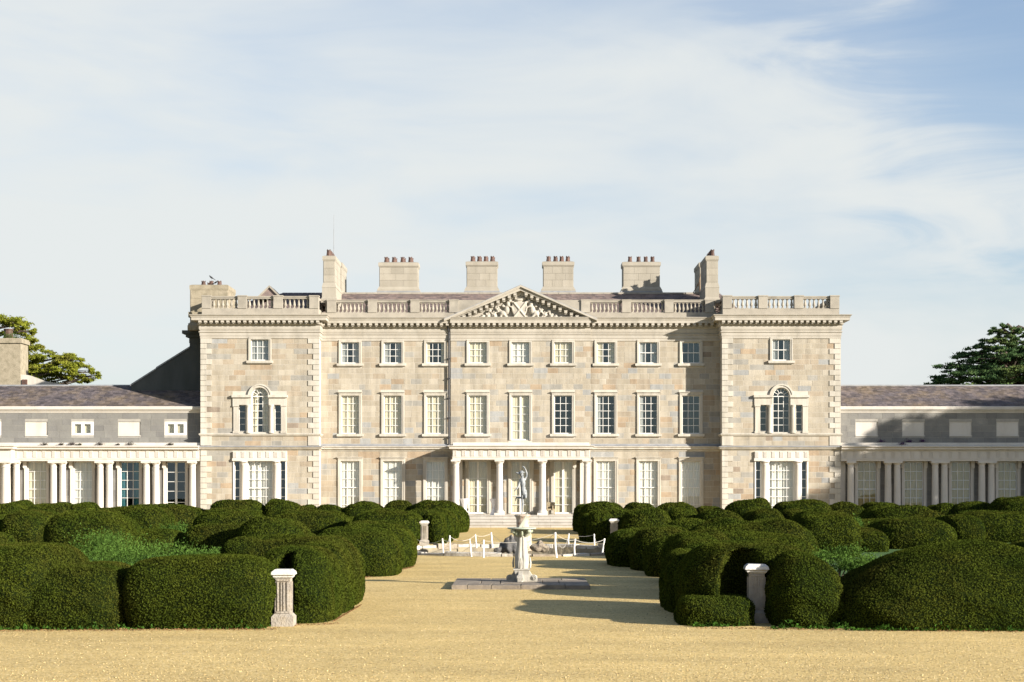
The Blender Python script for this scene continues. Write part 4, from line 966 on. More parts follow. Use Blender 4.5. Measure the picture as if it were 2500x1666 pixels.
# building behind the left wing
ob = thing('outbuilding', 'weathered stone chimney and sloping coping rising behind the left wing roof', 'building', (0, 0, 0))
yo = 9.0; mb = MB(); mb.box(X(-40, yo), X(50, yo), yo, yo + 2, 4, Z(838, yo)); mb.build('chimney', LICHEN, ob)
mb = MB(); mb.box(X(-40, yo), X(54, yo), yo - .12, yo + 2.1, Z(838, yo), Z(829, yo)); mb.box(X(-40, yo), X(52, yo), yo - .05, yo + 2.05, Z(829, yo), Z(826, yo)); mb.build('chimney_cap', LICHEN, ob)
mb = MB(); mb.lathe(X(12, yo), yo + .9, [(.42, Z(826, yo)), (.40, Z(822, yo)), (.34, Z(805, yo)), (.38, Z(803, yo)), (.38, Z(801, yo)), (.25, Z(801, yo))], 10); mb.build('chimney_pot', POT, ob)
mb = MB(); mb.prism([(X(48, yo), Z(990, yo)), (X(182, yo), Z(990, yo)), (X(182, yo), Z(943, yo)), (X(110, yo), Z(931, yo)), (X(68, yo), Z(916, yo)), (X(48, yo), Z(914, yo))], yo + .1, yo + .7); mb.build('gable_wall', TRIM, ob)
mb = MB(); mb.box(X(54, yo), X(66, yo), yo - .05, yo + .1, Z(941, yo), Z(927, yo)); mb.build('rusty_vent', POT, ob)
mb = MB(); mb.prism([(X(-40, yo), 0), (X(182, yo), 0), (X(182, yo), Z(990, yo)), (X(-40, yo), Z(990, yo))], yo + .2, yo + 5); mb.build('wall', MORTARG, ob)
exec_rest = True

# ================================================================== GARDEN
rng = np.random.default_rng(11)
def np_mesh(name, V, Fq, mats, smooth=False, k=4):
    me = bpy.data.meshes.new(name); V = np.asarray(V, dtype=np.float32); Fq = np.asarray(Fq, dtype=np.int32)
    me.vertices.add(len(V)); me.vertices.foreach_set('co', V.ravel()); n = len(Fq)
    me.loops.add(n * k); me.loops.foreach_set('vertex_index', Fq.ravel())
    me.polygons.add(n); me.polygons.foreach_set('loop_start', np.arange(0, n * k, k, dtype=np.int32)); me.polygons.foreach_set('loop_total', np.full(n, k, dtype=np.int32))
    if smooth: me.polygons.foreach_set('use_smooth', np.ones(n, dtype=bool))
    for m in (mats if isinstance(mats, (list, tuple)) else [mats]): me.materials.append(m)
    me.update(calc_edges=True); return me
def unit(a): return a / np.maximum(np.linalg.norm(a, axis=1, keepdims=True), 1e-6)
def leaves(P, Nn, L, Wd, align=0.6, lift=(-.01, .03), face=0.0):
    """three-cornered leaves at points P leaning to normals Nn; face > 0 lays their blades more along the clipped surface"""
    n = len(P)
    if face:
        fn = unit(Nn * face + rng.normal(size=(n, 3)) * .6); t = unit(np.cross(fn, rng.normal(size=(n, 3))) + Nn * .12); b = unit(np.cross(fn, t))
    else:
        t = unit(rng.normal(size=(n, 3)) + Nn * align); b = unit(np.cross(t, rng.normal(size=(n, 3))))
    l = (L * rng.uniform(.7, 1.3, n))[:, None]; w = (Wd * rng.uniform(.7, 1.3, n))[:, None]
    c = P + Nn * rng.uniform(lift[0], lift[1], n)[:, None]
    V = np.stack([c - t * l * .4 - b * w * .5, c - t * l * .4 + b * w * .5, c + t * l * .6], 1).reshape(-1, 3)
    return V, np.arange(3 * n).reshape(-1, 3)
def waves(x, y, seed, wl):
    r = np.random.default_rng(seed); s = 0
    for k in range(5):
        a = r.uniform(0, 6.28); f = 6.28 / (wl * r.uniform(.6, 1.5)); s = s + np.sin((x * math.cos(a) + y * math.sin(a)) * f + r.uniform(0, 6.28)) / 5 ** .5
    return s
def mound_grid(cx, cy, rx, ry, H, seed, n=3.0, m=3.0, und=.06, rot=0.0, tuck=.12, slope=0.0):
    nu = int(np.clip(max(rx, ry) * (60 if cy < -80 else 14), 48, 220)); nv = 40 if cy < -80 else 22
    th = np.linspace(0, 2 * np.pi, nu, endpoint=False); ph = np.linspace(0, np.pi / 2, nv)
    e = 2 / n; z = np.sin(ph) ** e; r = np.cos(ph) ** e; r[-1] = 0.0
    sg = lambda v, p: np.sign(v) * np.abs(v) ** p
    ux, uy = sg(np.cos(th), 2 / m), sg(np.sin(th), 2 / m)
    tk = 1 - tuck * np.clip(1 - z / .55, 0, 1) ** 2
    x = rx * (r * tk)[:, None] * ux[None]; y = ry * (r * tk)[:, None] * uy[None]; zz = np.repeat(z[:, None], nu, 1)
    top = 1 + und * waves(x, y, seed, 2.3) + slope * x / max(rx, .1)
    zz = H * zz * (1 + (top - 1) * zz)
    bul = .035 * waves(x * 1 + zz * 2, y + zz, seed + 5, 1.1)
    d = np.sqrt((x / rx) ** 2 + (y / ry) ** 2) + .2
    x = x + bul * x / rx / d; y = y + bul * y / ry / d
    c, s_ = math.cos(rot), math.sin(rot)
    V = np.stack([cx + x * c - y * s_, cy + x * s_ + y * c, zz], -1).reshape(-1, 3)
    I = np.arange(nu); J = (I + 1) % nu; Fq = []
    for k in range(nv - 1): Fq.append(np.stack([k * nu + I, k * nu + J, (k + 1) * nu + J, (k + 1) * nu + I], 1))
    return V, np.concatenate(Fq)
def hedge(label, V, Fq, d, dens=1.0, lf=None, group='clipped yew hedges'):
    """a clipped yew: near-black body, inner shade put into its colour, with its clipped shoots as real leaves over it"""
    q = V[Fq]; a, b, c, e = q[:, 0], q[:, 1], q[:, 2], q[:, 3]
    nn = np.cross(c - a, e - b); ar = np.linalg.norm(nn, axis=1) / 2; nn = unit(nn)
    vc = (a + c) / 2; view = unit(np.array([[0, -CAMD, CAMH]]) - vc); fac = (nn * view).sum(1)
    L = lf or max(.031, .00092 * d); wgt = ar * np.where(fac > -.45, 1, .08)
    N = int(wgt.sum() / (L * L * .5 * .5) * 0.92 * dens)
    idx = rng.choice(len(Fq), N, p=wgt / wgt.sum()); u, v = rng.random(N)[:, None], rng.random(N)[:, None]
    P = (a[idx] * (1 - u) + b[idx] * u) * (1 - v) + (e[idx] * (1 - u) + c[idx] * u) * v
    body = V.copy(); ctr = V.mean(0); ctr[2] = 0.3; 
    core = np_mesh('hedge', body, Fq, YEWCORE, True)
    h = thing('yew_hedge', label, 'hedge', data=core, group=group)
    LV, LF = leaves(P, nn[idx], L * 1.15, L * .62, .55, (-.012, .022 + L * .18), face=.8)
    link('foliage', np_mesh('foliage', LV, LF, YEW, k=3), h, kind='stuff')
    return h
def mound(label, xa, xb, top, dc, ry, n=3.0, m=3.0, und=.05, seed=None, rot=0.0, slope=0.0, tuck=.09, dens=1.0, cave=None):
    n *= 1.22; m *= 1.25; y = dc - CAMD; cx, rx = X((xa + xb) / 2, y), (xb - xa) / 2 / S(y); H = Z(top, y)
    mound.k += 1
    V, Fq = mound_grid(cx, y, rx, ry, H, seed or mound.k * 3, n, m, und, rot, tuck, slope)
    if cave:                                   # an opening cut into the front of the hedge: px, half width, top px, bottom px, depth
        px, hw, pt, pb, dep = cave; yf = y - ry; xc, a_ = X(px, yf), hw / S(yf); z0_, z1_ = Z(pb, yf), Z(pt, yf); zc, b_ = (z0_ + z1_) / 2, (z1_ - z0_) / 2
        t = np.clip(1 - np.abs((V[:, 0] - xc) / a_) ** 2.4 - np.abs((V[:, 2] - zc) / b_) ** 3, 0, 1) ** .55
        V[:, 1] += np.where(V[:, 1] < y + ry * .2, t * dep, 0)
    return hedge(label, V, Fq, dc, dens)
mound.k = 0
# front left bed
mound('yew hedge at the left edge of the picture, tallest of the front left hedges', -90, 196, 1327, 33.4, 2.0, 3.2, 3, .03)
mound('low yew hedge between the tall left edge hedge and the flat topped front hedge', 70, 345, 1377, 33.0, 1.55, 3.0, 3, .03)
mound('long flat-topped yew hedge ending against the left front stone pier', 325, 687, 1359, 33.1, 1.55, 4.2, 4.2, .022)
mound('yew hedge arched round the back of the left front stone pier', 632, 828, 1338, 34.5, 1.7, 2.9, 3.2, .02, cave=(688, 27, 1352, 1580, 1.3))
mound('second yew lobe beside the gravel behind the left front stone pier', 705, 862, 1327, 36.6, 1.4, 2.7, 3, .02)
mound('rearmost lobe of the front left yew hedge beside the gravel path', 690, 884, 1311, 39.0, 1.9, 2.6, 3, .03)
mound('yew hedge with a blunt dark left end behind the flat topped front hedge', 541, 800, 1311, 42.5, 1.3, 3.2, 4, .05, slope=-.03)
# middle left
mound('large yew mound sloping down to the right behind the bright green herbs', 128, 335, 1254, 66.5, 2.4, 3.0, 3.2, .05, slope=-.10)
mound('tall yew block left of the large sloping mound with a dark gap between them', 28, 135, 1250, 80, 2.6, 3.4, 3.4, .04)
mound('yew mound cut by the left picture edge in the second row', -60, 44, 1259, 82, 2.6, 3, 3, .05)
mound('small low yew mound at the left picture edge behind the tallest front hedge', -60, 27, 1303, 59, 1.8, 2.6, 3, .04)
mound('yew hedge with a tall rounded right end beside the small herb tuft', 300, 419, 1243, 87, 2.4, 3.6, 3.0, .05)
mound('low saddle of yew left of the tall rounded hedge end', 195, 325, 1251, 90, 2.2, 3, 3, .06)
mound('low round yew mound behind the bright plants in the left bed', 310, 456, 1293, 69, 1.9, 2.5, 2.8, .04)
mound('broad low yew mound in the left beds right of the low round one', 452, 655, 1281, 69, 2.2, 2.8, 3, .05)
mound('humped yew mound joining the broad low mound on its right', 585, 756, 1268, 67, 2.3, 2.6, 2.8, .06)
mound('yew mound with a steep left side in front of the left pavilion doorway', 480, 648, 1246, 85, 2.4, 3.2, 3.2, .05)
mound('long yew mound with a brownish side in the left rear bed', 655, 862, 1249, 89, 2.3, 2.8, 3, .05)
mound('big rounded yew hedge by the path left of the sundial, nearer of the pair', 760, 984, 1291, 52.6, 2.2, 2.8, 3.2, .03)
mound('big rounded yew hedge by the path left of the pool fence, farther of the pair', 815, 1016, 1276, 57.8, 2.3, 2.7, 3, .03)
mound('yew hedge just left of the left rear stone pier near the pool', 862, 1033, 1247, 82.5, 2.4, 3.3, 3.4, .03)
mound('yew mound left of the hedge beside the left rear pier', 865, 960, 1252, 86, 2.2, 2.6, 3, .05)
mound('yew hedge arching over the top of the left rear pier', 985, 1085, 1245, 86.0, 1.4, 3.0, 3, .03)
mound('yew lobe just right of the left rear stone pier', 1047, 1090, 1258, 82.4, 1.6, 2.5, 2.8, .02)
mound('second yew lobe right of the left rear stone pier', 1030, 1107, 1252, 85.0, 1.5, 2.6, 2.8, .02)
mound('third yew lobe right of the left rear stone pier, towards the portico', 1010, 1122, 1246, 91, 2.2, 2.6, 2.8, .03)
mound('yew hedge end nearest the portico steps on the left of the path', 985, 1147, 1230, 104.5, 3.2, 2.5, 2.8, .05, slope=-.03)
# back row on the left
for t in (('yew mound in the far row at the left edge below the first tall columns', -30, 82, 1231, 103, 2.4), ('rounded yew mound in the far row under the cream curtained wing window', 22, 80, 1225, 104, 2.2),
          ('two-humped yew hedge in the far row below the white curtained wing window', 72, 192, 1230, 102, 2.4), ('yew block with an upright right end in the far row below the wing columns', 178, 235, 1230, 103, 2.0),
          ('lowest yew in the far row, below the teal curtained wing window', 228, 330, 1241, 104, 1.8), ('long brownish yew hedge in the far row below the wing casement window', 270, 522, 1235, 101, 2.4),
          ('yew hedge left of the narrow gap before the left pavilion door', 518, 645, 1225, 102, 2.2), ('yew hedge right of the narrow gap before the left pavilion door, sloping right', 650, 738, 1225, 103, 2.0),
          ('small yew mound in the far row under the right quoins of the left pavilion', 722, 778, 1237, 104, 1.8), ('low yew mound in the far row below the first tall ground floor window', 762, 852, 1238, 104, 2.0),
          ('yew mound in the far row below the second tall ground floor window', 838, 948, 1229, 104, 2.2), ('dark topped yew mound in the far row below the third tall ground floor window', 932, 1015, 1226, 104, 2.2),
          ('highest yew mound of the far row just left of the portico columns', 1000, 1132, 1225, 103, 2.4)):
    sl_ = -.09 if 'sloping right' in t[0] else 0.0
    mound(*t, 4.0 if ('gap' in t[0] or 'upright' in t[0]) else 2.6, 3.6 if 'gap' in t[0] else 2.8, .05, slope=sl_)
for t in (('low run of yew linking the mounds at the left of the second row', 10, 330, 1272, 85, 2.4), ('low run of yew linking the broad mounds in the middle of the left bed', 455, 780, 1296, 72, 2.4),
          ('low run of yew linking the rear mounds left of the path', 640, 1000, 1266, 91, 2.6), ('low yew run closing the far row below the left wing', -20, 640, 1244, 105.5, 2.2), ('low yew run closing the far row left of the portico', 652, 1120, 1244, 105.5, 2.2),
          ('low yew run closing the far row right of the portico', 1415, 1875, 1246, 105.5, 2.2), ('low yew run closing the far row below the right wing', 1895, 2580, 1243, 105.0, 2.2),
          ('low run of yew linking the mounds behind the right rear pier', 1520, 2000, 1262, 87, 2.6), ('low run of yew behind the bright ridged mound on the right', 2010, 2520, 1268, 88, 2.6)):
    mound(*t, 3.0, 3.4, .05)
# right side, along the path
mound('yew hedge end nearest the portico steps on the right of the path', 1400, 1462, 1232, 106, 2.6, 2.7, 2.8, .04)
mound('yew mound behind the right rear pier, second from the portico steps', 1411, 1520, 1230, 100, 2.8, 2.6, 2.8, .05)
mound('yew lobe by the path left of the right rear pier, in shade', 1414, 1475, 1256, 87, 2.0, 2.7, 2.8, .03)
mound('second yew lobe left of the right rear pier, in shade', 1432, 1500, 1250, 84.5, 1.6, 2.6, 2.8, .03)
mound('yew hedge arching behind the right rear pier', 1460, 1560, 1246, 86.5, 1.5, 2.8, 3, .03)
mound('large yew mound just right of the right rear stone pier', 1512, 1640, 1243, 83, 2.4, 2.6, 3, .04)
mound('low yew mound right of the large mound by the right rear pier', 1622, 1704, 1246, 85, 2.2, 2.5, 2.8, .04)
mound('long low yew mound with a reddish left end in the right middle bed', 1688, 1818, 1248, 83, 2.2, 2.5, 2.8, .05)
mound('yew mound below the left quoins of the right pavilion', 1812, 1916, 1245, 85, 2.2, 2.6, 2.8, .04)
mound('small yew mound below the right pavilion door', 1902, 1968, 1246, 86, 2.0, 2.6, 2.8, .04)
mound('small square yew mound below the right pavilion corner columns', 1952, 1998, 1246, 87, 1.8, 3.2, 3, .03)
mound('broad yew block with a shaded front right of the pool fence', 1478, 1700, 1288, 58.8, 2.2, 3.0, 3.2, .05, slope=.05)
mound('rounded yew lobe in front of the broad block right of the path', 1537, 1690, 1291, 55.5, 1.7, 2.7, 2.8, .04)
mound('low yew lobe at the path right of the sundial, dark in shade', 1574, 1690, 1315, 51.8, 1.7, 2.7, 2.8, .04, slope=.1)
mound('bright topped yew mound behind the rounded lobes right of the path', 1612, 1760, 1271, 64, 2.0, 2.5, 2.8, .05)
mound('big two-tiered yew mound behind the arched hedge on the right, upper tier', 1668, 1986, 1273, 58, 2.6, 2.9, 3.2, .06, slope=.02)
mound('big two-tiered yew mound behind the arched hedge on the right, lower front tier', 1640, 1984, 1303, 52.5, 2.3, 2.7, 3.2, .05, slope=.03)
mound('yew hedge by the path hidden behind the arched right front hedge, nearer part', 1632, 1780, 1312, 42.0, 2.6, 2.8, 3, .04)
mound('yew hedge by the path hidden behind the arched right front hedge, farther part', 1620, 1790, 1300, 47.0, 2.4, 2.8, 3, .04)
# right front arch round the pier
mound('yew hedge lobe by the path left of the arched right front hedge', 1617, 1740, 1345, 37.0, 1.5, 2.7, 3, .03)
mound('arched yew hedge with a dark hollow round the right front stone pier', 1652, 2000, 1324, 34.7, 1.95, 2.5, 3.0, .02, cave=(1822, 66, 1343, 1600, 1.15))
mound('low box-like yew in front of the arched hedge, left of the right front pier', 1652, 1836, 1456, 33.05, .72, 4.4, 3.6, .012, tuck=.04)
mound('yew mound partly covering the right side of the right front pier', 1858, 2052, 1352, 33.6, 1.8, 2.0, 2.6, .02, slope=-.12)
mound('yew hedge shoulder between the arched hedge and the large right hedge', 1940, 2080, 1400, 33.6, 1.3, 2.4, 2.8, .03)
mound('large long yew hedge in the right foreground rising to a broad hump', 2000, 2720, 1320, 33.0, 1.9, 1.42, 3, .02)
mound('yew hedge top at the right picture edge behind the large right hedge', 2440, 2620, 1322, 38, 1.6, 2.8, 3, .03)
# right middle
mound('tall tapering yew block behind the leafy shrubs in the right bed', 1925, 2086, 1252, 67, 2.5, 3.3, 3.6, .04, slope=.05)
mound('yew hedge with a steep shaded left end in the right rear bed', 2102, 2310, 1240, 92, 2.6, 3.0, 3.4, .05, slope=-.07)
mound('wide yew mound with a bright ridge in front of the steep ended hedge', 2120, 2320, 1267, 76, 2.4, 2.8, 3.2, .06)
mound('square cut yew block at the right end of the bright ridged mound', 2295, 2382, 1262, 78, 2.2, 4.2, 4, .03)
mound('low dark yew clump between the tapering block and the bright ridged mound', 2070, 2160, 1292, 72, 1.8, 2.6, 2.8, .06)
mound('dark yew hedge in tree shade in the right rear bed above the strip of lawn', 2330, 2520, 1250, 85, 2.4, 3.2, 3.4, .05)
for t in (('yew mound in the far row rising to an upright end before the right pavilion door', 1770, 1880, 1225, 102, 2.2), ('yew hedge right of the gap before the right pavilion door', 1889, 2024, 1224, 102, 2.2),
          ('yew mound in the far row below the fifth tall ground floor window', 1517, 1602, 1227, 104, 2.0), ('yew mound in the far row right of the portico below the first window there', 1440, 1530, 1231, 104, 2.0),
          ('broad yew mound in the far row below the shaded window beside the right pavilion', 1592, 1705, 1230, 104, 2.2), ('low yew mound in the far row at the inner corner of the right pavilion', 1690, 1780, 1238, 104, 1.8),
          ('brownish yew mound in the far row under the right quoins of the right pavilion', 2005, 2115, 1231, 102, 2.2), ('yew mound in the far row below the first straw curtained wing window', 2095, 2205, 1229, 104, 2.2),
          ('dark low yew mound in the far row below the second straw curtained wing window', 2205, 2272, 1237, 103, 1.9), ('dark yew mound in the far row below the third pair of shaded wing columns', 2262, 2335, 1231, 103, 2.0),
          ('long dark yew hedge in the far row below the third straw curtained wing window', 2315, 2430, 1228, 102, 2.2), ('highest yew hump in the far row at the right picture edge', 2412, 2560, 1217, 99, 2.6)):
    mound(*t, 4.0 if ('upright' in t[0] or 'gap' in t[0]) else 2.6, 3.4 if 'gap' in t[0] else 2.8, .05, slope=.08 if 'rising' in t[0] else 0)

# small weeds and ivy at the foot of the front hedges
def scatter_strip(name, label, cat, pts, L, m, hmax, n, kind='stuff'):
    P = []
    for (xa, ya, xb, yb, w) in pts:
        k = int(n * math.hypot(xb - xa, yb - ya)); t = rng.random(k)
        P.append(np.stack([xa + (xb - xa) * t + rng.normal(0, .03, k), ya + (yb - ya) * t + rng.uniform(-w, w, k), rng.random(k) ** 1.5 * hmax * (0.4 + .6 * np.clip(waves((xa + (xb - xa) * t) * 3, 0 * t, 4, 1.2), -.6, 1))], 1))
    P = np.concatenate(P); P[:, 2] = np.maximum(P[:, 2], .01); V, Fq = leaves(P, np.tile([[0, -.5, .8]], (len(P), 1)), L, L * .75, 1.0, (0, .02))
    o = link(name, np_mesh(name, V, Fq, m, k=3), None, label=label, category=cat, kind=kind); return o
f = lambda px, d: (X(px, d - CAMD), d - CAMD)
scatter_strip('ivy', 'bright green ivy creeping along the foot of the front left yew hedges', 'ivy', [(*f(-60, 31.5), *f(190, 31.5), .12), (*f(190, 31.55), *f(340, 31.55), .12), (*f(350, 31.7), *f(650, 31.7), .10)], .07, IVY, .16, 70)
scatter_strip('ivy', 'lush green ivy carpet along the foot of the right front yew hedges', 'ivy', [(*f(1690, 32.2), *f(1815, 32.3), .10), (*f(1880, 31.8), *f(2060, 31.7), .2), (*f(2060, 31.4), *f(2560, 31.2), .12)], .06, IVY, .16, 150)
def fallen(name, label, pts, n, m):
    P = []
    for (xa, ya, xb, yb, w) in pts:
        k = int(n * math.hypot(xb - xa, yb - ya)); t = rng.random(k); P.append(np.stack([xa + (xb - xa) * t, ya + (yb - ya) * t + rng.normal(0, w, k), np.full(k, .012)], 1))
    P = np.concatenate(P); V, Fq = leaves(P, np.tile([[0, 0, 1.]], (len(P), 1)), .045, .02, -.0, (0, .004)); V[:, 2] = np.clip(V[:, 2], .006, .03)
    link(name, np_mesh(name, V, Fq, m, k=3), None, label=label, category='fallen needles', kind='stuff')
NEED = mat('fallen_needle', (.20, .11, .04), (.13, .07, .03), 3, jit=.3)
fallen('fallen_needles', 'brown yew needles fallen on the gravel along the left front hedges', [(*f(0, 31.2), *f(680, 31.6), .14), (*f(720, 32.5), *f(826, 32.9), .12), (*f(815, 33.5), *f(880, 38), .2), (*f(890, 50), *f(1010, 57), .25)], 130, NEED)
def pebbles(n):
    d = 22.5 + 40 * rng.random(n) ** 1.7; x = rng.uniform(-.34, .34, n) * d; y = d - CAMD; r = .006 + .009 * rng.random(n) ** 2
    k = (np.abs(x) < 3.2 + .0 * d) | (d < 31.0); x, y, r = x[k], y[k], r[k]; n = len(x)
    base = np.array([[1, 0, 0], [-1, 0, 0], [0, 1, 0], [0, -1, 0], [0, 0, .7], [0, 0, -.7]]); a = rng.uniform(0, 6.28, n); c, s_ = np.cos(a), np.sin(a)
    V = np.empty((n, 6, 3)); bx = base[None] * rng.uniform(.7, 1.4, (n, 6, 1)) * r[:, None, None]
    V[:, :, 0] = x[:, None] + bx[:, :, 0] * c[:, None] - bx[:, :, 1] * s_[:, None]; V[:, :, 1] = y[:, None] + bx[:, :, 0] * s_[:, None] + bx[:, :, 1] * c[:, None]; V[:, :, 2] = .004 + bx[:, :, 2]
    T = np.array([[0, 2, 4], [2, 1, 4], [1, 3, 4], [3, 0, 4], [2, 0, 5], [1, 2, 5], [3, 1, 5], [0, 3, 5]])
    Fq = (np.arange(n)[:, None, None] * 6 + T[None]).reshape(-1, 3)
    PM = mat('pebble', (.52, .42, .22), (.36, .26, .11), 9, jit=.45)
    link('pebbles', np_mesh('pebbles', V.reshape(-1, 3), Fq, PM, k=3), None, label='loose golden pebbles lying on the gravel forecourt', category='gravel', kind='stuff')
pebbles(16000)
fallen('fallen_needles', 'brown yew needles fallen on the gravel along the right front hedges', [(*f(1700, 31.8), *f(2500, 31), .12)], 90, NEED)

# loose leafy shrubs and herbs inside the beds
def shrub(label, px, d, w, h, m=SHRUB, L=.07, n=1500, stems=4, cat='shrub', name='leafy_shrub', z0=.15):
    y = d - CAMD; cx = X(px, y); o = thing(name, label, cat, (cx, y, 0)); cl = []
    for k in range(max(5, int(w * 9))): cl.append((rng.normal(0, w * .33), rng.normal(0, w * .25), h * rng.uniform(.35, .95)))
    P = []
    for c in cl: P.append(np.array(c)[None] + rng.normal(size=(max(20, n // len(cl)), 3)) * np.array([[w * .13, w * .13, h * .11]]))
    P = np.concatenate(P); P = P[P[:, 2] > z0 * h]; V, Fq = leaves(P, np.tile([[0, -.2, .9]], (len(P), 1)), L, L * .45, .7)
    link('foliage', np_mesh('foliage', V, Fq, m, k=3), o, kind='stuff'); mb = MB()
    for k in range(stems):
        a = rng.normal(0, .12), rng.normal(0, .12); b = cl[k % len(cl)]; mb.tube([(a[0] * w, a[1] * w, 0), (a[0] * w + b[0] * .3, b[1] * .4, h * .35), (b[0] * .8, b[1] * .8, b[2] * .85)], [.028, .02, .008], 5)
    if stems: mb.build('stems', BARK, o)
    return o
shrub('tall loose herb in the left bed in front of the large sloping yew mound', 262, 52, 2.4, 1.25, n=4600, stems=0, z0=0)
shrub('spreading green herbs in the left bed right of the tall loose herb', 335, 49.5, 2.8, .95, n=4200, stems=0, z0=0)
shrub('low green herbs in the left bed behind the flat-topped front hedge', 415, 50, 2.8, .85, n=3800, stems=0, z0=0)
shrub('green herb patch beside the blunt dark end of a yew hedge in the left bed', 505, 50, 2.0, .8, n=2600, stems=0, z0=0)
shrub('low herbs at the left side of the left front bed behind the low hedge', 220, 48, 2.0, .6, n=2200, stems=0, z0=0)
shrub('small green tuft of herbs between yew mounds far back in the left bed', 432, 83, 1.5, .95, n=1200, L=.1, stems=0, z0=0)
shrub('small leafy bush nearest the two-tiered yew mound in the right bed', 1992, 50, .6, .72, n=800)
shrub('leafy green shrub with bare stems in the right bed, left of its pair', 2035, 47.5, .9, .95, n=1800, stems=6, z0=.35)
shrub('leafy green shrub with bare stems in the right bed, right of its pair', 2082, 47.5, .95, 1.05, n=1900, stems=6, z0=.35)
shrub('straggly green bush at the edge of the large right yew hedge', 2135, 47, 1.1, .72, n=1200, z0=.2)
shrub('small bush in front of the steep shaded hedge end in the right rear bed', 2086, 79, 1.0, 1.25, n=1100, L=.1)

# stone piers among the hedges
PIERM = mat('pier_stone', (0.35, 0.315, 0.26), (0.26, 0.235, 0.20), 5, bump=.02, bscale=26, dirt=(.25, .2, .13), dscale=2.4, dlo=.5, dhi=.68, damt=.75)
PIERCAP = mat('pier_cap_stone', (0.56, 0.545, 0.51), (0.46, 0.44, 0.40), 6, bump=.012, bscale=24, dirt=(.26, .19, .12), dscale=3.2, dlo=.6, dhi=.68, damt=.85)
def pier_meshes():
    a = MB(); a.box(-.26, .26, -.26, .26, 0, .19); a.frustum(0, 0, .19, .245, .255, .255, .20, .20)
    b = MB(); b.frustum(0, 0, .235, .93, .185, .185, .175, .175)
    for s in (-1, 1):
        for xx in (-.115, -.03, .03, .115): b.box(xx - .014, xx + .014, s * .195 - .012, s * .195 + .012, .30, .86)
        b.box(-.15, .15, s * .190 - .012, s * .190 + .012, .255, .285); b.box(-.15, .15, s * .190 - .012, s * .190 + .012, .875, .905)
        for xx in (-.115, .03): b.box(s * .195 - .012, s * .195 + .012, xx - .014, xx + .014, .30, .86)
    c = MB(); c.frustum(0, 0, .925, .955, .19, .19, .225, .225); c.box(-.225, .225, -.225, .225, .955, .972); c.frustum(0, 0, .972, 1.0, .225, .225, .265, .265); c.frustum(0, 0, 1.0, 1.055, .272, .272, .255, .255); c.frustum(0, 0, 1.055, 1.10, .255, .255, .19, .19)
    return a.mesh('base', PIERM), b.mesh('shaft', PIERM), c.mesh('cap', PIERCAP)
pmz = pier_meshes()
for lab, px, d, sc in (('sunlit stone pier with a white capped top at the end of the left front hedge', 693, 32.45, 1.0), ('shaded fluted stone pier with a white cap inside the arched right front hedge', 1846, 33.3, 1.06),
                       ('small stone pier among the hedges on the left near the pool', 1036, 79.2, 1.06), ('small shaded stone pier among the hedges on the right near the pool', 1499, 82.0, 1.1)):
    t = thing('stone_pier', lab, 'pier', (X(px, d - CAMD), d - CAMD, 0), 'stone piers at the hedge openings', rot=(0, 0, rng.uniform(-.05, .05))); t.scale = (sc * .82, sc * .82, sc)
    for nm, m in zip(('base', 'shaft', 'cap'), pmz): link(nm, m, t)

# sundial on its paved slab
SD = 45.9; ys = SD - CAMD; SLABM = mat('slab_stone', (.25, .21, .16), (.17, .145, .115), 3, bump=.02, bscale=22, jit=.12, dirt=(.14, .10, .06), dscale=2, damt=.7)
pl = thing('paved_plinth', 'low plinth of grey paving slabs under the sundial', 'plinth', (0, 0, 0))
ya, yb = 44.15 - CAMD, 47.75 - CAMD; xa, xb = X(1102, ya), X(1442, ya)
fx = [xa, X(1141, ya), X(1200, ya), X(1272, ya), X(1380, ya), xb]
for row, (r0, r1) in enumerate(((ya, ya + .75), (ya + .75, yb - .8), (yb - .8, yb))):
    xs = fx if row == 0 else ([xa, xa + .75, -.55, .6, xb - .8, xb] if row == 1 else [xa, xa + 1.0, .1, xb - .7, xb])
    for i in range(len(xs) - 1):
        mb = MB(); z = .115 + rng.uniform(-.008, .008); mb.frustum((xs[i] + xs[i + 1]) / 2, (r0 + r1) / 2, -.05, z - .012, (xs[i + 1] - xs[i]) / 2 - .006, (r1 - r0) / 2 - .006, (xs[i + 1] - xs[i]) / 2 - .008, (r1 - r0) / 2 - .008)
        mb.frustum((xs[i] + xs[i + 1]) / 2, (r0 + r1) / 2, z - .012, z, (xs[i + 1] - xs[i]) / 2 - .008, (r1 - r0) / 2 - .008, (xs[i + 1] - xs[i]) / 2 - .02, (r1 - r0) / 2 - .02); mb.build('paving_slab', SLABM, pl)
SDM = mat('sundial_stone', (.42, .40, .345), (.33, .31, .265), 4, bump=.01, bscale=30, dirt=(.22, .215, .19), dscale=3, damt=.75)
COPPER = mat('verdigris_bronze', (.33, .40, .32), (.40, .40, .32), 6, rough=.6)
LICH = mat('sundial_carving', (.40, .40, .31), (.28, .32, .22), 8, dirt=(.55, .52, .44), dscale=5)
sd = thing('sundial', 'pale carved stone sundial with scrolled feet on the paved plinth', 'sundial', (X(1274, ys), ys, .115))
k = 1 / S(ys); zz = lambda py: Z(py, ys) - .115
mb = MB(); mb.frustum(0, 0, 0, zz(1402), 16.5 * k, 16.5 * k, 15.5 * k, 15.5 * k); mb.frustum(0, 0, zz(1402), zz(1391), 15.5 * k, 15.5 * k, 19 * k, 19 * k); mb.frustum(0, 0, zz(1391), zz(1388), 20.5 * k, 20.5 * k, 20.5 * k, 20.5 * k); mb.build('foot_block', SDM, sd)
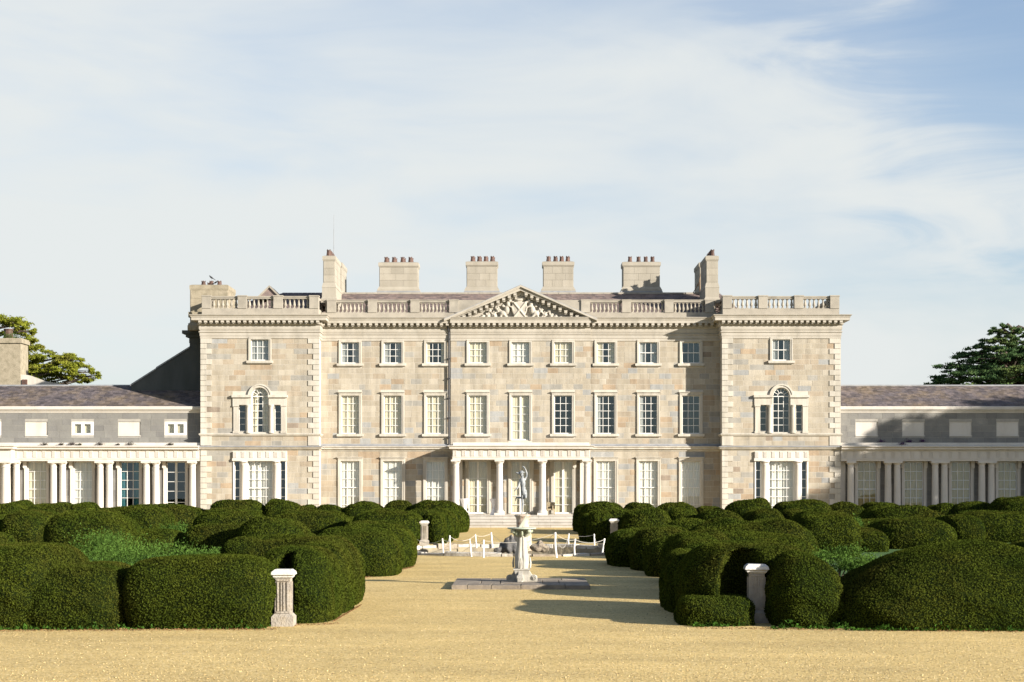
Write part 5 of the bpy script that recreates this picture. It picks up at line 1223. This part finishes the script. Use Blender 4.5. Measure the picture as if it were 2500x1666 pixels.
def scroll(ang):
    mb = MB(); hw = 5.2 * k; c, s_ = math.cos(ang), math.sin(ang)
    poly = [(14, 1423), (36, 1423), (37.5, 1418), (37.5, 1410), (35, 1405), (30, 1403), (26, 1404), (22, 1400), (19, 1394), (14, 1391)]
    vs = [(a * k, b) for a, b in [(p_[0], zz(p_[1])) for p_ in poly]]; n = len(vs)
    V = [(r * c - w * s_, r * s_ + w * c, z) for w in (-hw, hw) for r, z in vs]; mb.add(V, [tuple(range(n)), tuple(range(2 * n - 1, n - 1, -1))] + [(i, n + i, n + (i + 1) % n, (i + 1) % n) for i in range(n)])
    for w in (-hw - .012, hw + .012):
        for rr in (5.4, 2.6):
            ww = w * (1.0 if rr > 4 else 1.25); P = []
            for i in range(13):
                t = i / 12 * 2 * math.pi; r = 31 * k + rr * k * math.cos(t); z = zz(1410) + rr * k * math.sin(t); P.append((r * c - ww * s_, r * s_ + ww * c, z))
            mb.tube(P, .012, 6, caps=False)
    return mb.build('scroll_foot', SDM, sd)
for i in range(4): scroll(R(45 + 90 * i) if False else R(90 * i - 8))
mb = MB()
prof = [(19, 1388), (19.5, 1384), (20.5, 1377), (20.5, 1368), (19, 1357), (16.5, 1345), (14.6, 1334), (13.4, 1322), (12.8, 1312), (12.8, 1306)]
mb.lathe(0, 0, [(a * k * .88, zz(b)) for a, b in prof], 48, mod=lambda t, kk: (1 / max(abs(math.cos(t)), abs(math.sin(t)))) ** .22 * (1 - .15 * max(0, math.cos(8 * t)) ** .7)); mb.build('shaft', SDM, sd)
mb = MB()
for t in range(4):
    a = t * math.pi / 2 - .14; c, s_ = math.cos(a), math.sin(a)
    for w in (-.05, 0, .05): mb.tube([((20.6 * k) * c - w * s_, (20.6 * k) * s_ + w * c, zz(1386)), ((21.6 * k) * c - w * s_, (21.6 * k) * s_ + w * c, zz(1374)), ((19.8 * k) * c - w * .8 * s_, (19.8 * k) * s_ + w * .8 * c, zz(1361))], [.016, .02, .008], 6)
mb.build('tongue_carving', SDM, sd)
mb = MB(); mb.lathe(0, 0, [(12.8 * k, zz(1307)), (14 * k, zz(1304)), (13 * k, zz(1301)), (17 * k, zz(1296)), (26 * k, zz(1292.5))], 24)
for t in range(4):
    a = R(45 + 90 * t) - .1; mb.ell((27 * k * math.cos(a), 27 * k * math.sin(a), zz(1297)), (6.5 * k, 6.5 * k, 5.5 * k), 10, 7)
for t in range(8):
    a = R(45 * t); mb.tube([(12 * k * math.cos(a), 12 * k * math.sin(a), zz(1311)), (17 * k * math.cos(a), 17 * k * math.sin(a), zz(1303)), (22 * k * math.cos(a), 22 * k * math.sin(a), zz(1296))], [.02, .05, .03], 6)
mb.build('carved_capital', LICH, sd)
mb = MB(); mb.lathe(0, 0, [(30 * k, zz(1292.5)), (34 * k, zz(1292)), (35.4 * k, zz(1290.8)), (35.4 * k, zz(1289.2)), (34 * k, zz(1288.4))], 40); mb.build('dial_plate', COPPER, sd)
mb = MB(); mb.prism([(-7 * k, zz(1288.6)), (0 * k, zz(1288.6)), (15 * k, zz(1254)), (13 * k, zz(1254))], -.012, .012); mb.tube([(-7 * k, 0, zz(1288.4)), (13.6 * k, 0, zz(1253))], .013, 6); mb.build('gnomon', COPPER, sd)

# pool with broken kerb, rocks, pedestal and statue
PD = 71.5; yp = PD - CAMD; cxp = X(1262, yp); RP = 5.4
KERB = [mat('kerb_stone_pale', (.50, .47, .41), (.38, .34, .28), 4, bump=.03, bscale=12, jit=.15, dirt=(.2, .17, .12), dscale=2.5), mat('kerb_stone_brown', (.29, .245, .185), (.20, .165, .12), 4, bump=.03, bscale=12, jit=.15)]
pool = thing('garden_pool', 'empty round garden pool with a broken pale stone kerb', 'pool', (cxp, yp, 0))
mb = MB(); n = 48; mb.add([(RP * math.cos(6.2832 * i / n), RP * math.sin(6.2832 * i / n), -.42) for i in range(n)], [tuple(range(n))]); mb.add([((RP + .003) * math.cos(6.2832 * i / n), (RP + .003) * math.sin(6.2832 * i / n), z_) for z_ in (-.45, .01) for i in range(n)], [(i, n + i, n + (i + 1) % n, (i + 1) % n) for i in range(n)]); mb.build('basin_floor', mat('pool_silt', (.30, .25, .16), (.12, .11, .09), 1.2, bump=.03, bscale=8), pool)
N_ = 30
for i in range(N_):
    a0, a1 = 2 * math.pi * i / N_ + .006, 2 * math.pi * (i + 1) / N_ - .006; h = rng.uniform(.09, .19); tilt = rng.uniform(-.03, .03); ro = RP + rng.uniform(-.06, .06); w = rng.uniform(.34, .46); mb = MB(); m_ = 3
    V = []
    for z in (-.05, h * .82, h):
        for rr in ((ro, ro + w) if z < h else (ro + .03, ro + w - .03)):
            for j in range(m_): 
                t = a0 + (a1 - a0) * j / (m_ - 1); V.append((rr * math.cos(t), rr * math.sin(t), z + (tilt * (j - 1) if z > 0 else 0) + rng.uniform(-.008, .008)))
    idx = lambda lz, lr, j: lz * 6 + lr * 3 + j
    fs = []
    for lz in range(2):
        for j in range(2):
            fs.append((idx(lz, 1, j), idx(lz, 1, j + 1), idx(lz + 1, 1, j + 1), idx(lz + 1, 1, j))); fs.append((idx(lz, 0, j + 1), idx(lz, 0, j), idx(lz + 1, 0, j), idx(lz + 1, 0, j + 1)))
        fs.append((idx(lz, 0, 0), idx(lz, 1, 0), idx(lz + 1, 1, 0), idx(lz + 1, 0, 0))); fs.append((idx(lz, 1, 2), idx(lz, 0, 2), idx(lz + 1, 0, 2), idx(lz + 1, 1, 2)))
    for j in range(2): fs.append((idx(2, 0, j), idx(2, 1, j), idx(2, 1, j + 1), idx(2, 0, j + 1)))
    mb.add(V, fs); mb.build('kerb_stone', KERB[0 if rng.random() < .55 else 1], pool)
ROCK = mat('dark_rock', (.11, .105, .10), (.065, .065, .065), 5, bump=.06, bscale=9, dirt=(.30, .26, .20), dscale=2.2, dlo=.56, dhi=.66, damt=.8)
ROCKB = mat('brown_rock', (.27, .23, .17), (.17, .14, .11), 5, bump=.06, bscale=9, dirt=(.40, .34, .25), dscale=2.2)
def rock(label, px, d, w, h, dp, m, lumps, seed):
    y = d - CAMD; r = np.random.default_rng(seed); mb = MB()
    for (lx, lz, rx_, rz_) in lumps: mb.ell((lx, r.uniform(-.1, .1), lz), (rx_, dp * .5, rz_), 8, 6)
    o = thing('rock', label, 'rock', (X(px, y), y, 0)); me = mb.mesh('rock', m); o2 = bpy.data.objects.new('tmp', me); COL.objects.link(o2); bake(o2, .05, 2)
    me = o2.data; bpy.data.objects.remove(o2)
    for v in me.vertices:
        q = Vector(v.co) * 3.1 + Vector((seed, 0, 0)); v.co += Vector((mnoise.noise(q), mnoise.noise(q + Vector((9, 0, 0))), mnoise.noise(q + Vector((0, 9, 0))))) * .09
    me.polygons.foreach_set('use_smooth', [False] * len(me.polygons)); o.data = None
    ob = bpy.data.objects.new('rock', me); bpy.data.objects.remove(o)
    COL.objects.link(ob); ob.location = (X(px, y), y, 0); ob['label'] = label; ob['category'] = 'rock'; return ob
rock('tall jagged dark rock standing in the pool left of the sundial', 1240, 69.5, .9, .6, .35, ROCK, [(.0, .3, .16, .36), (.13, .5, .12, .28), (-.2, .2, .2, .24), (.28, .22, .13, .3), (-.42, .1, .14, .14)], 3)
rock('heap of rough brown rock in the pool right of the sundial', 1316, 70.5, .7, .35, .4, ROCKB, [(-.12, .2, .26, .22), (.2, .15, .26, .2), (.02, .32, .18, .18)], 8)
RUST = mat('rust_stained_stone', (.50, .44, .35), (.40, .33, .25), 4, bump=.015, bscale=14, dirt=(.22, .09, .04), dscale=2.3, dlo=.48, dhi=.62, damt=.9)
dS = 72.0; yS = dS - CAMD; kS = 1 / S(yS); xS = X(1276, yS)
pd_ = thing('statue_pedestal', 'rust stained stone pedestal rising from the pool behind the sundial', 'pedestal', (xS, yS, 0))
zt = Z(1256, yS)
mb = MB(); mb.lathe(0, 0, [(22 * kS, 0), (22 * kS, zt * .42), (20 * kS, zt * .5), (16 * kS, zt * .56), (15 * kS, zt * .6), (15.5 * kS, zt - .22)], 20); mb.build('drum', RUST, pd_)
mb = MB(); mb.lathe(0, 0, [(15.5 * kS, zt - .22), (16.5 * kS, zt - .16), (20 * kS, zt - .07), (20 * kS, zt - .03), (16 * kS, zt)], 20); mb.build('cap', RUST, pd_)
LEADM = mat('grey_lead_statue', (.26, .275, .28), (.15, .165, .175), 9, rough=.55, bump=.006, bscale=40, dirt=(.42, .40, .36), dscale=6, dlo=.5, dhi=.66)
def sp(px, py, dy=0): return (X(px, yS) - xS, dy, Z(py, yS) - zt)
st = MB()
def limb(pts, rad): 
    st.tube(pts, rad, 10)
    for p_, r_ in zip(pts, rad): st.ell(p_, (r_, r_, r_), 10, 7)
hip = sp(1278.2, 1203); 
limb([sp(1274.8, 1172.5, -.02), sp(1276.3, 1181), sp(1276.2, 1189.5), sp(1277.6, 1197), sp(1278.5, 1204)], [.115, .125, .098, .12, .125])
st.ell(sp(1271, 1174, -.03), (.075, .075, .07)); st.ell(sp(1280.5, 1171.5, .02), (.075, .075, .07)); st.ell(sp(1280.5, 1204, .03), (.11, .11, .11))
limb([sp(1276.2, 1170), sp(1275.5, 1164)], [.055, .05])
st.ell(sp(1273.6, 1159.5, -.01), (.085, .075, .105)); st.ell(sp(1271.2, 1161, -.02), (.035, .04, .045)); st.ell(sp(1270.3, 1160.2, -.02), (.018, .018, .022))
limb([sp(1281, 1171, .02), sp(1285.3, 1163.5, .02), sp(1286, 1156, .0)], [.055, .045, .038]); limb([sp(1286, 1156), sp(1283.5, 1148), sp(1280.5, 1142.5)], [.038, .034, .026])
limb([sp(1280.5, 1142.5), sp(1278.4, 1140)], [.03, .026])
for i, (dx, dy_) in enumerate(((-3.2, -2.4), (-3.6, -1.6), (-3.4, -.6), (-2.6, .3), (-.6, -2.8))): st.tube([sp(1278.4, 1140), sp(1278.4 + dx * .6, 1140 + dy_ * .6, -.01 * i), sp(1278.4 + dx, 1140 + dy_ + .3, -.012 * i)], [.013, .012, .009], 6)
limb([sp(1270.5, 1174, -.03), sp(1267.5, 1181, -.07), sp(1266, 1187, -.1)], [.052, .044, .036]); limb([sp(1266, 1187, -.1), sp(1262.5, 1192.5, -.14), sp(1258.8, 1196, -.15)], [.036, .032, .024])
limb([sp(1258.8, 1196, -.15), sp(1257, 1197.5, -.15)], [.03, .026])
for i in range(4): st.tube([sp(1257, 1197.5, -.15 + .012 * i), sp(1255.6, 1199, -.15 + .014 * i), sp(1256, 1201.2, -.15 + .012 * i)], [.013, .012, .009], 6)
limb([sp(1276.6, 1205, .02), sp(1275.9, 1214, .01), sp(1275.6, 1222)], [.095, .078, .056]); limb([sp(1275.6, 1222), sp(1276.2, 1230, .02), sp(1275.2, 1240), sp(1275, 1250)], [.054, .058, .042, .030])
limb([sp(1275.2, 1251, .02), sp(1274, 1254.5, -.03), sp(1272.6, 1255.2, -.08)], [.034, .03, .02])
limb([sp(1280.4, 1205, .0), sp(1282.6, 1210, -.04), sp(1283.2, 1214.6, -.08)], [.095, .078, .056]); limb([sp(1283.2, 1214.6, -.08), sp(1275, 1215.6, .05), sp(1267, 1215.4, .12), sp(1261.5, 1214.8, .16)], [.052, .054, .04, .028])
limb([sp(1261.5, 1214.8, .16), sp(1259.2, 1218.5, .16), sp(1258.4, 1223.5, .17)], [.032, .028, .018])
sto = thing('statue', 'grey lead statue of a figure on one leg with one arm raised', 'statue', (xS, yS, zt), data=st.mesh('statue', LEADM)); bake(sto, .012, 3)
mb = MB(); h0 = sp(1273.4, 1155.6, -.01); mb.lathe(0, 0, [(.17, 0), (.175, .012), (.10, .03), (.09, .07), (.055, .10), (.01, .112)], 16); ht = mb.build('hat', LEADM, sto, h0, True); ht.rotation_euler = (R(4), R(-14), 0)
mb = MB(); b0 = sp(1270.5, 1157.4, -.01); mb.tube([b0, sp(1265, 1156, -.01), sp(1259.5, 1154, -.01)], [.05, .042, .02], 8); mb.build('hat_peak', LEADM, sto)
dr = MB(); dr.tube([sp(1279, 1200, .0), sp(1281.5, 1207, .04), sp(1283.5, 1216, .05)], [.10, .10, .05], 9); dr.tube([sp(1277, 1195, .02), sp(1283, 1199, .06), sp(1285, 1209, .07)], [.05, .07, .03], 8); dro = dr.build('drapery', LEADM, sto); bake(dro, .015, 3)

# rope fence round the pool
ROPE = mat('pale_rope', (.55, .52, .45), (.45, .42, .36), 20)
POST = mat('white_post_paint', (.78, .76, .71), (.66, .63, .57), 7, dirt=(.35, .29, .2), dscale=4, dlo=.6, dhi=.72)
posts = [  # base px, base py, top px, top py
    (1082.5, 1356.5, 1080, 1315, 'white rope post front left of the pool, leftmost in the near row'), (1151, 1359.7, 1146.6, 1317, 'white rope post leaning left, second in the near row'),
    (1180.6, 1362, 1180.6, 1318, 'upright white rope post nearest the sundial on its left'), (1359, 1362, 1355.5, 1300, 'tallest bent white rope post right of the sundial'),
    (1403, 1358.6, 1404.5, 1315.7, 'white rope post in the near row between the bent post and the right hedge'), (1469.6, 1355, 1476, 1315, 'white rope post leaning right against the right path hedge'),
    (1099, 1344, 1098, 1307.6, 'white rope post in the far row behind the leftmost near post'), (1163.6, 1338, 1160.3, 1305, 'white rope post in the far row left of the jagged rock, leaning left'),
    (1202, 1336, 1199, 1300.5, 'white rope post in the far row just left of the jagged rock'), (1389, 1336, 1389, 1303, 'white rope post in the far row right of the bent post'),
    (1451.5, 1337, 1450.5, 1304, 'white rope post in the far row near the right path hedge'), (1010, 1350, 1007, 1307, 'white rope post half hidden by the left path hedge')]
tops = []
for bx_, by_, tx, ty, lab in posts:
    d = F * CAMH / (by_ - HY); y = d - CAMD; b = Vector((X(bx_, y), y, -.02)); t = Vector((X(tx, y), y, Z(ty, y))); tops.append(t)
    mb = MB(); r_ = .035 if ty > 1301 else .043; pts = [b, b.lerp(t, .5) + (Vector((-.03, 0, 0)) if 'bent' in lab else Vector((0, 0, 0))), t]
    mb.tube([p_ - b for p_ in pts], [r_, r_ * .95, r_ * .9], 8); me = mb.mesh('fence_post', POST)
    thing('fence_post', lab, 'post', b, 'white posts of the pool rope fence', me)
for i, j, lab in ((11, 0, 'rope from the half hidden post to the leftmost near post'), (0, 6, 'short rope joining the two leftmost posts'), (6, 7, 'sagging rope between the two left posts of the far row'), (7, 8, 'rope between the two far posts beside the jagged rock'),
                  (1, 2, 'rope between the leaning post and the upright post left of the sundial'), (8, 3, 'long rope passing behind the sundial to the bent post'), (2, 3, 'near rope crossing behind the sundial shaft to the bent post'), (3, 4, 'sagging rope right of the bent post in the near row'), (4, 5, 'deeply sagging rope up to the post leaning on the right hedge'), (3, 9, 'rope from the bent post to the far right row'), (9, 10, 'sagging rope in the far row right of the sundial'), (10, 5, 'rope closing the fence beside the right path hedge'), (0, 1, 'rope between the leftmost near post and the leaning post')):
    a, b = tops[i], tops[j]; L_ = (b - a).length; sag = .07 * L_ if L_ < 4.5 else .05 * L_; mb = MB()
    mb.tube([a.lerp(b, t / 14) + Vector((0, 0, -.04 - sag * (1 - (2 * t / 14 - 1) ** 2))) for t in range(15)], .008, 5)
    thing('rope', lab, 'rope', group='ropes of the pool fence', data=mb.mesh('rope', ROPE))

# things under the portico
CLOTH = mat('white_table_cloth', (.80, .79, .78), (.74, .73, .73), 3)
for lab, px, d in (('tall table in a tight white cloth left of the first glazed door', 1134, 117.9), ('tall table in a white cloth half hidden behind the second portico column', 1206, 118.3)):
    t = thing('cocktail_table', lab, 'table', (X(px, d - CAMD), d - CAMD, zfl), 'white covered tables under the portico')
    mb = MB(); mb.lathe(0, 0, [(.30, 0), (.27, .03), (.12, .42), (.10, .55), (.13, .7), (.28, 1.05), (.31, 1.12)], 16, mod=lambda t_, k_: 1 + .10 * math.cos(4 * t_) * (1 if k_ < 3 else .3)); mb.build('cloth', CLOTH, t)
    mb = MB(); mb.lathe(0, 0, [(.31, 1.12), (.32, 1.13), (.32, 1.15), (.3, 1.155)], 20); mb.build('table_top', CLOTH, t)
CH = mat('chair_wicker', (.34, .28, .18), (.28, .22, .14), 20); CHB = mat('chair_back_fabric', (.30, .25, .16), (.22, .18, .12), 8)  # backrest fabric a little darker than the wicker
y = -1.0; t = thing('armchair', 'beige armchair under the portico beside the third column', 'chair', (X(1345, y), y, zfl)); w = .29
mb = MB(); mb.box(-w, w, -.24, .26, .34, .44); mb.build('seat', CH, t); mb = MB(); mb.box(-w, w, .2, .3, .44, .9); mb.build('backrest', CHB, t)
for s in (-1, 1):
    mb = MB(); mb.box(*sorted((s * w, s * (w - .07))), -.26, .26, .44, .66) if s < 0 else mb.box(.10, .17, -.30, .2, .3, .66); mb.build('armrest', CH, t)
    for yy_ in (-.22, .24): mb = MB(); mb.box(s * (w - .05) - .03, s * (w - .05) + .03, yy_ - .03, yy_ + .03, 0, .34); mb.build('leg', CH, t)
y = -1.2; mb = MB(); mb.box(X(1160, y), X(1183, y), y - .45, y + .45, zfl, zfl + .02); thing('door_mat', 'dark mat on the portico floor before the first glazed door', 'mat', data=mb.mesh('door_mat', mat('mat_fibre', (.05, .045, .04), (.07, .06, .05), 20)))

# two crows on the lichened chimney
CROW = mat('black_feather', (.012, .013, .016), (.02, .02, .022), 8, rough=.5)
def crow(lab, px, py, y, s, rz):
    mb = MB(); mb.tube([(-.22, 0, .06), (-.1, 0, .13), (.0, 0, .19), (.1, 0, .25), (.16, 0, .31)], [.015, .05, .085, .075, .045], 8); mb.ell((.18, 0, .345), (.055, .045, .05), 8, 6); mb.tube([(.215, 0, .345), (.29, 0, .325)], [.02, .004], 5)
    mb.tube([(-.18, 0, .08), (-.36, 0, -.02)], [.035, .02], 5); mb.tube([(.01, .03, .13), (.02, .03, 0)], .012, 5); mb.tube([(.01, -.03, .13), (.02, -.03, 0)], .012, 5)
    o = thing('crow', lab, 'bird', (X(px, y), y, Z(py, y)), data=mb.mesh('crow', CROW), rot=(0, 0, rz)); bake(o, .018, 1); o.scale = (s, s, s)
crow('black crow perched on top of the middle pot of the lichened chimney', 517, 683.5, 2.2, .8, R(200)); crow('small black crow on the chimney top just right of the middle pot', 526, 695, 2.0, .75, R(10))

# weeds on the wing ledges
def weed(lab, px, py, y, w, m, n=160):
    P = rng.normal(size=(n, 3)) * np.array([[w, w * .6, w * .7]]); P[:, 2] = np.abs(P[:, 2]); V, Fq = leaves(P, np.tile([[0, 0, 1.]], (n, 1)), .07, .035, .8)
    t = thing('ledge_weed', lab, 'weed', (X(px, y), y, Z(py, y)), 'weeds growing on the wing ledges'); link('foliage', np_mesh('foliage', V, Fq, m, k=3), t, kind='stuff')
VIOLET = foliage_mat('violet_flower', (.10, .05, .13), (.06, .03, .08))
for i, (px, s) in enumerate(((110, .12), (150, .09), (177, .13), (245, .14), (318, .15), (417, .1), (195, .07), (288, .06))):
    weed(['reddish weed on the left wing ledge, leftmost clump', 'small weed on the left wing ledge right of the leftmost clump', 'weed clump on the left wing ledge below the two-light window', 'weed clump on the left wing ledge left of the middle blank panel', 'largest weed clump on the left wing ledge below the middle blank panel', 'weed on the left wing ledge below the window next to the pavilion', 'tiny weed on the left wing ledge right of the two-light window clump', 'tiny weed on the left wing ledge near the middle blank panel'][i], px, 1087, CY - .1, s, SEDUM)
for px, py, lab in ((2151, 1079, 'violet weed on the right wing ledge near the first blank panel'), (2203, 1086, 'violet weed on the right wing ledge, left of the pair under the second panel'), (2219, 1080, 'violet weed on the right wing ledge, right of the pair under the second panel'), (2252, 1079, 'dark tuft on the right wing ledge right of the violet pair')):
    weed(lab, px, py, CY - .1 if py > 1083 else WY - .1, .13, VIOLET)
weed('green weed growing on top of the weathered chimney behind the left wing', 22, 826, 9.4, .35, SHRUB, 500)

# ================================================================== TREES
def tree(label, cat, x, y, h, r0, pads, m, L, name='cedar_tree', limbs=True, tube_n=7):
    """pads: (dx, dy, z, rx, ry, rz, count) layers of foliage carried on real limbs"""
    o = thing(name, label, cat, (x, y, 0)); mb = MB(); mb.tube([(0, 0, 0), (.1, 0, h * .35), (-.1, .1, h * .7), (0, 0, h * .97)], [r0, r0 * .8, r0 * .45, r0 * .1], 10)
    mb.build('trunk', BARK, o); lb = MB(); P, Nn = [], []
    for (dx, dy, z, rx, ry, rz, n) in pads:
        zb = max(h * .12, z - math.hypot(dx, dy) * .28)
        if limbs: lb.tube([(0, 0, zb), (dx * .5, dy * .5, (zb + z) / 2 + .3), (dx * .95, dy * .95, z - rz * .2)], [r0 * .28, r0 * .18, r0 * .06], 6)
        k = max(5, int(n / 90)); c = unit(rng.normal(size=(k, 3))) * (rng.random((k, 1)) ** .45)
        c = c * np.array([[rx, ry, rz]]); c[:, 2] -= (np.hypot(c[:, 0] / rx, c[:, 1] / ry) ** 2) * rz * .7
        q = c[rng.integers(0, k, n)] + rng.normal(size=(n, 3)) * np.array([[rx * .13, ry * .13, rz * .16]])
        P.append(q + np.array([[dx, dy, z]])); nn = q / np.array([[rx, ry, rz * .6]]); Nn.append(unit(nn * np.array([[1, 1, .25]]) + np.array([[0, 0, .35]])))
        for i in range(min(k, 5)):
            if limbs: lb.tube([(dx * .8, dy * .8, z - rz * .3), (dx + c[i, 0] * .9, dy + c[i, 1] * .9, z + c[i, 2])], [r0 * .07, r0 * .02], 5)
    if limbs: lb.build('branches', BARK, o)
    P = np.concatenate(P); Nn = np.concatenate(Nn); V, Fq = leaves(P, Nn, L, L * .42, .9, (0, .1)); link('crown', np_mesh('crown', V, Fq, m, k=3), o, kind='stuff'); return o
yt = 26.0; KT = S(yt)
def px_pads(lst, ox): return [((px - ox) / KT, dy, CAMH + (HY - py) / KT, hw / KT, dp, hh / KT, n) for px, py, hw, hh, dy, dp, n in lst]
ox = -60
tree('spreading cedar with bright green layered boughs behind the left wing', 'tree', X(ox, yt), yt, 20, .7, px_pads([
    (10, 782, 62, 9, 0, 2.4, 2200), (55, 795, 24, 9, -1, 1.2, 800), (68, 806, 16, 6, .5, 1, 420), (30, 806, 40, 9, 1.5, 2, 1100), (72, 832, 28, 8, 0, 1.6, 900), (55, 848, 42, 10, -1, 2, 1400), (88, 846, 18, 7, 1, 1.2, 480), (70, 870, 40, 10, 0, 2.2, 1500),
    (130, 868, 40, 8, -.5, 1.8, 1300), (165, 868, 36, 7, .8, 1.6, 1100), (185, 876, 24, 5, 0, 1.2, 480), (150, 886, 48, 8, .5, 2, 1600), (195, 894, 30, 7, -.6, 1.5, 900), (222, 905, 20, 8, .3, 1.0, 520), (238, 918, 8, 6, 0, .6, 160),
    (90, 892, 40, 9, 0, 2, 1300), (110, 908, 50, 10, 1, 2.2, 1600), (165, 906, 40, 8, -1, 1.8, 1100), (185, 920, 36, 8, .4, 1.6, 1000), (100, 928, 60, 9, 0, 2, 1500), (205, 930, 22, 6, 0, 1.2, 420), (60, 905, 30, 16, 1, 2, 1100), (20, 850, 50, 40, 2, 3, 2500)], ox), CEDAR, .26)
ox = 2470; pd = []
for py, hw in ((806, 40), (822, 62), (836, 88), (850, 112), (864, 128), (880, 148), (896, 158), (912, 172), (928, 182), (944, 186)):
    k = max(3, int(hw / 13))
    for i in range(k):
        u = -1 + 2 * (i + .5) / k + rng.uniform(-.12, .12); pd.append((ox - 8 + u * hw, py + abs(u) ** 2 * 9 + rng.uniform(-3, 3), hw * rng.uniform(.16, .26) + 8, 5.5 + rng.uniform(0, 3), max(0, 1 - u * u) ** .5 * rng.uniform(-.9, .55) * hw / KT * .8, 1.4 + hw / 100, int(280 + hw * 2.0)))
pd.append((2450, 797, 14, 6, 0, .8, 380)); pd.append((2425, 806, 16, 5, -.4, .8, 380)); pd.append((2505, 800, 22, 6, 0, 1, 420))
tree('tall conical blue green cedar with sunlit top behind the right wing', 'tree', X(ox, yt), yt, 16.6, .6, px_pads(pd, ox), CEDARD, .26)
# trees standing right of the view, whose shade falls on the right wing
def crown_pads(r, h, n, dens):
    out = []
    for i in range(n):
        a = rng.uniform(0, 6.28); rr = r * rng.random() ** .5; z = h * rng.uniform(.38, .93); fz = 1 - ((z / h - .6) / .45) ** 2; out.append((rr * math.cos(a) * max(.35, fz), rr * math.sin(a) * max(.35, fz), z, r * .30, r * .30, r * .22, dens))
    return out
for k_, (s_, xw, zs, lab) in enumerate(((33, 30.5, 8.9, 'broad leafy tree standing right of the forecourt, nearest the house'), (38, 38, 8.6, 'broad leafy tree right of the forecourt beyond the first'), (30, 25.6, 7.9, 'smaller leafy tree right of the garden casting shade on the wing'))):
    x = xw + s_; y = -s_ / math.tan(AZ) - 1; h = zs + s_ * math.tan(EL) / math.sin(AZ); tree(lab, 'tree', x, y, h * 1.02, .5, crown_pads((7.5, 8, 4.2)[k_], h, (70, 70, 44)[k_], 420), LEAFB, .5, 'broadleaf_tree')
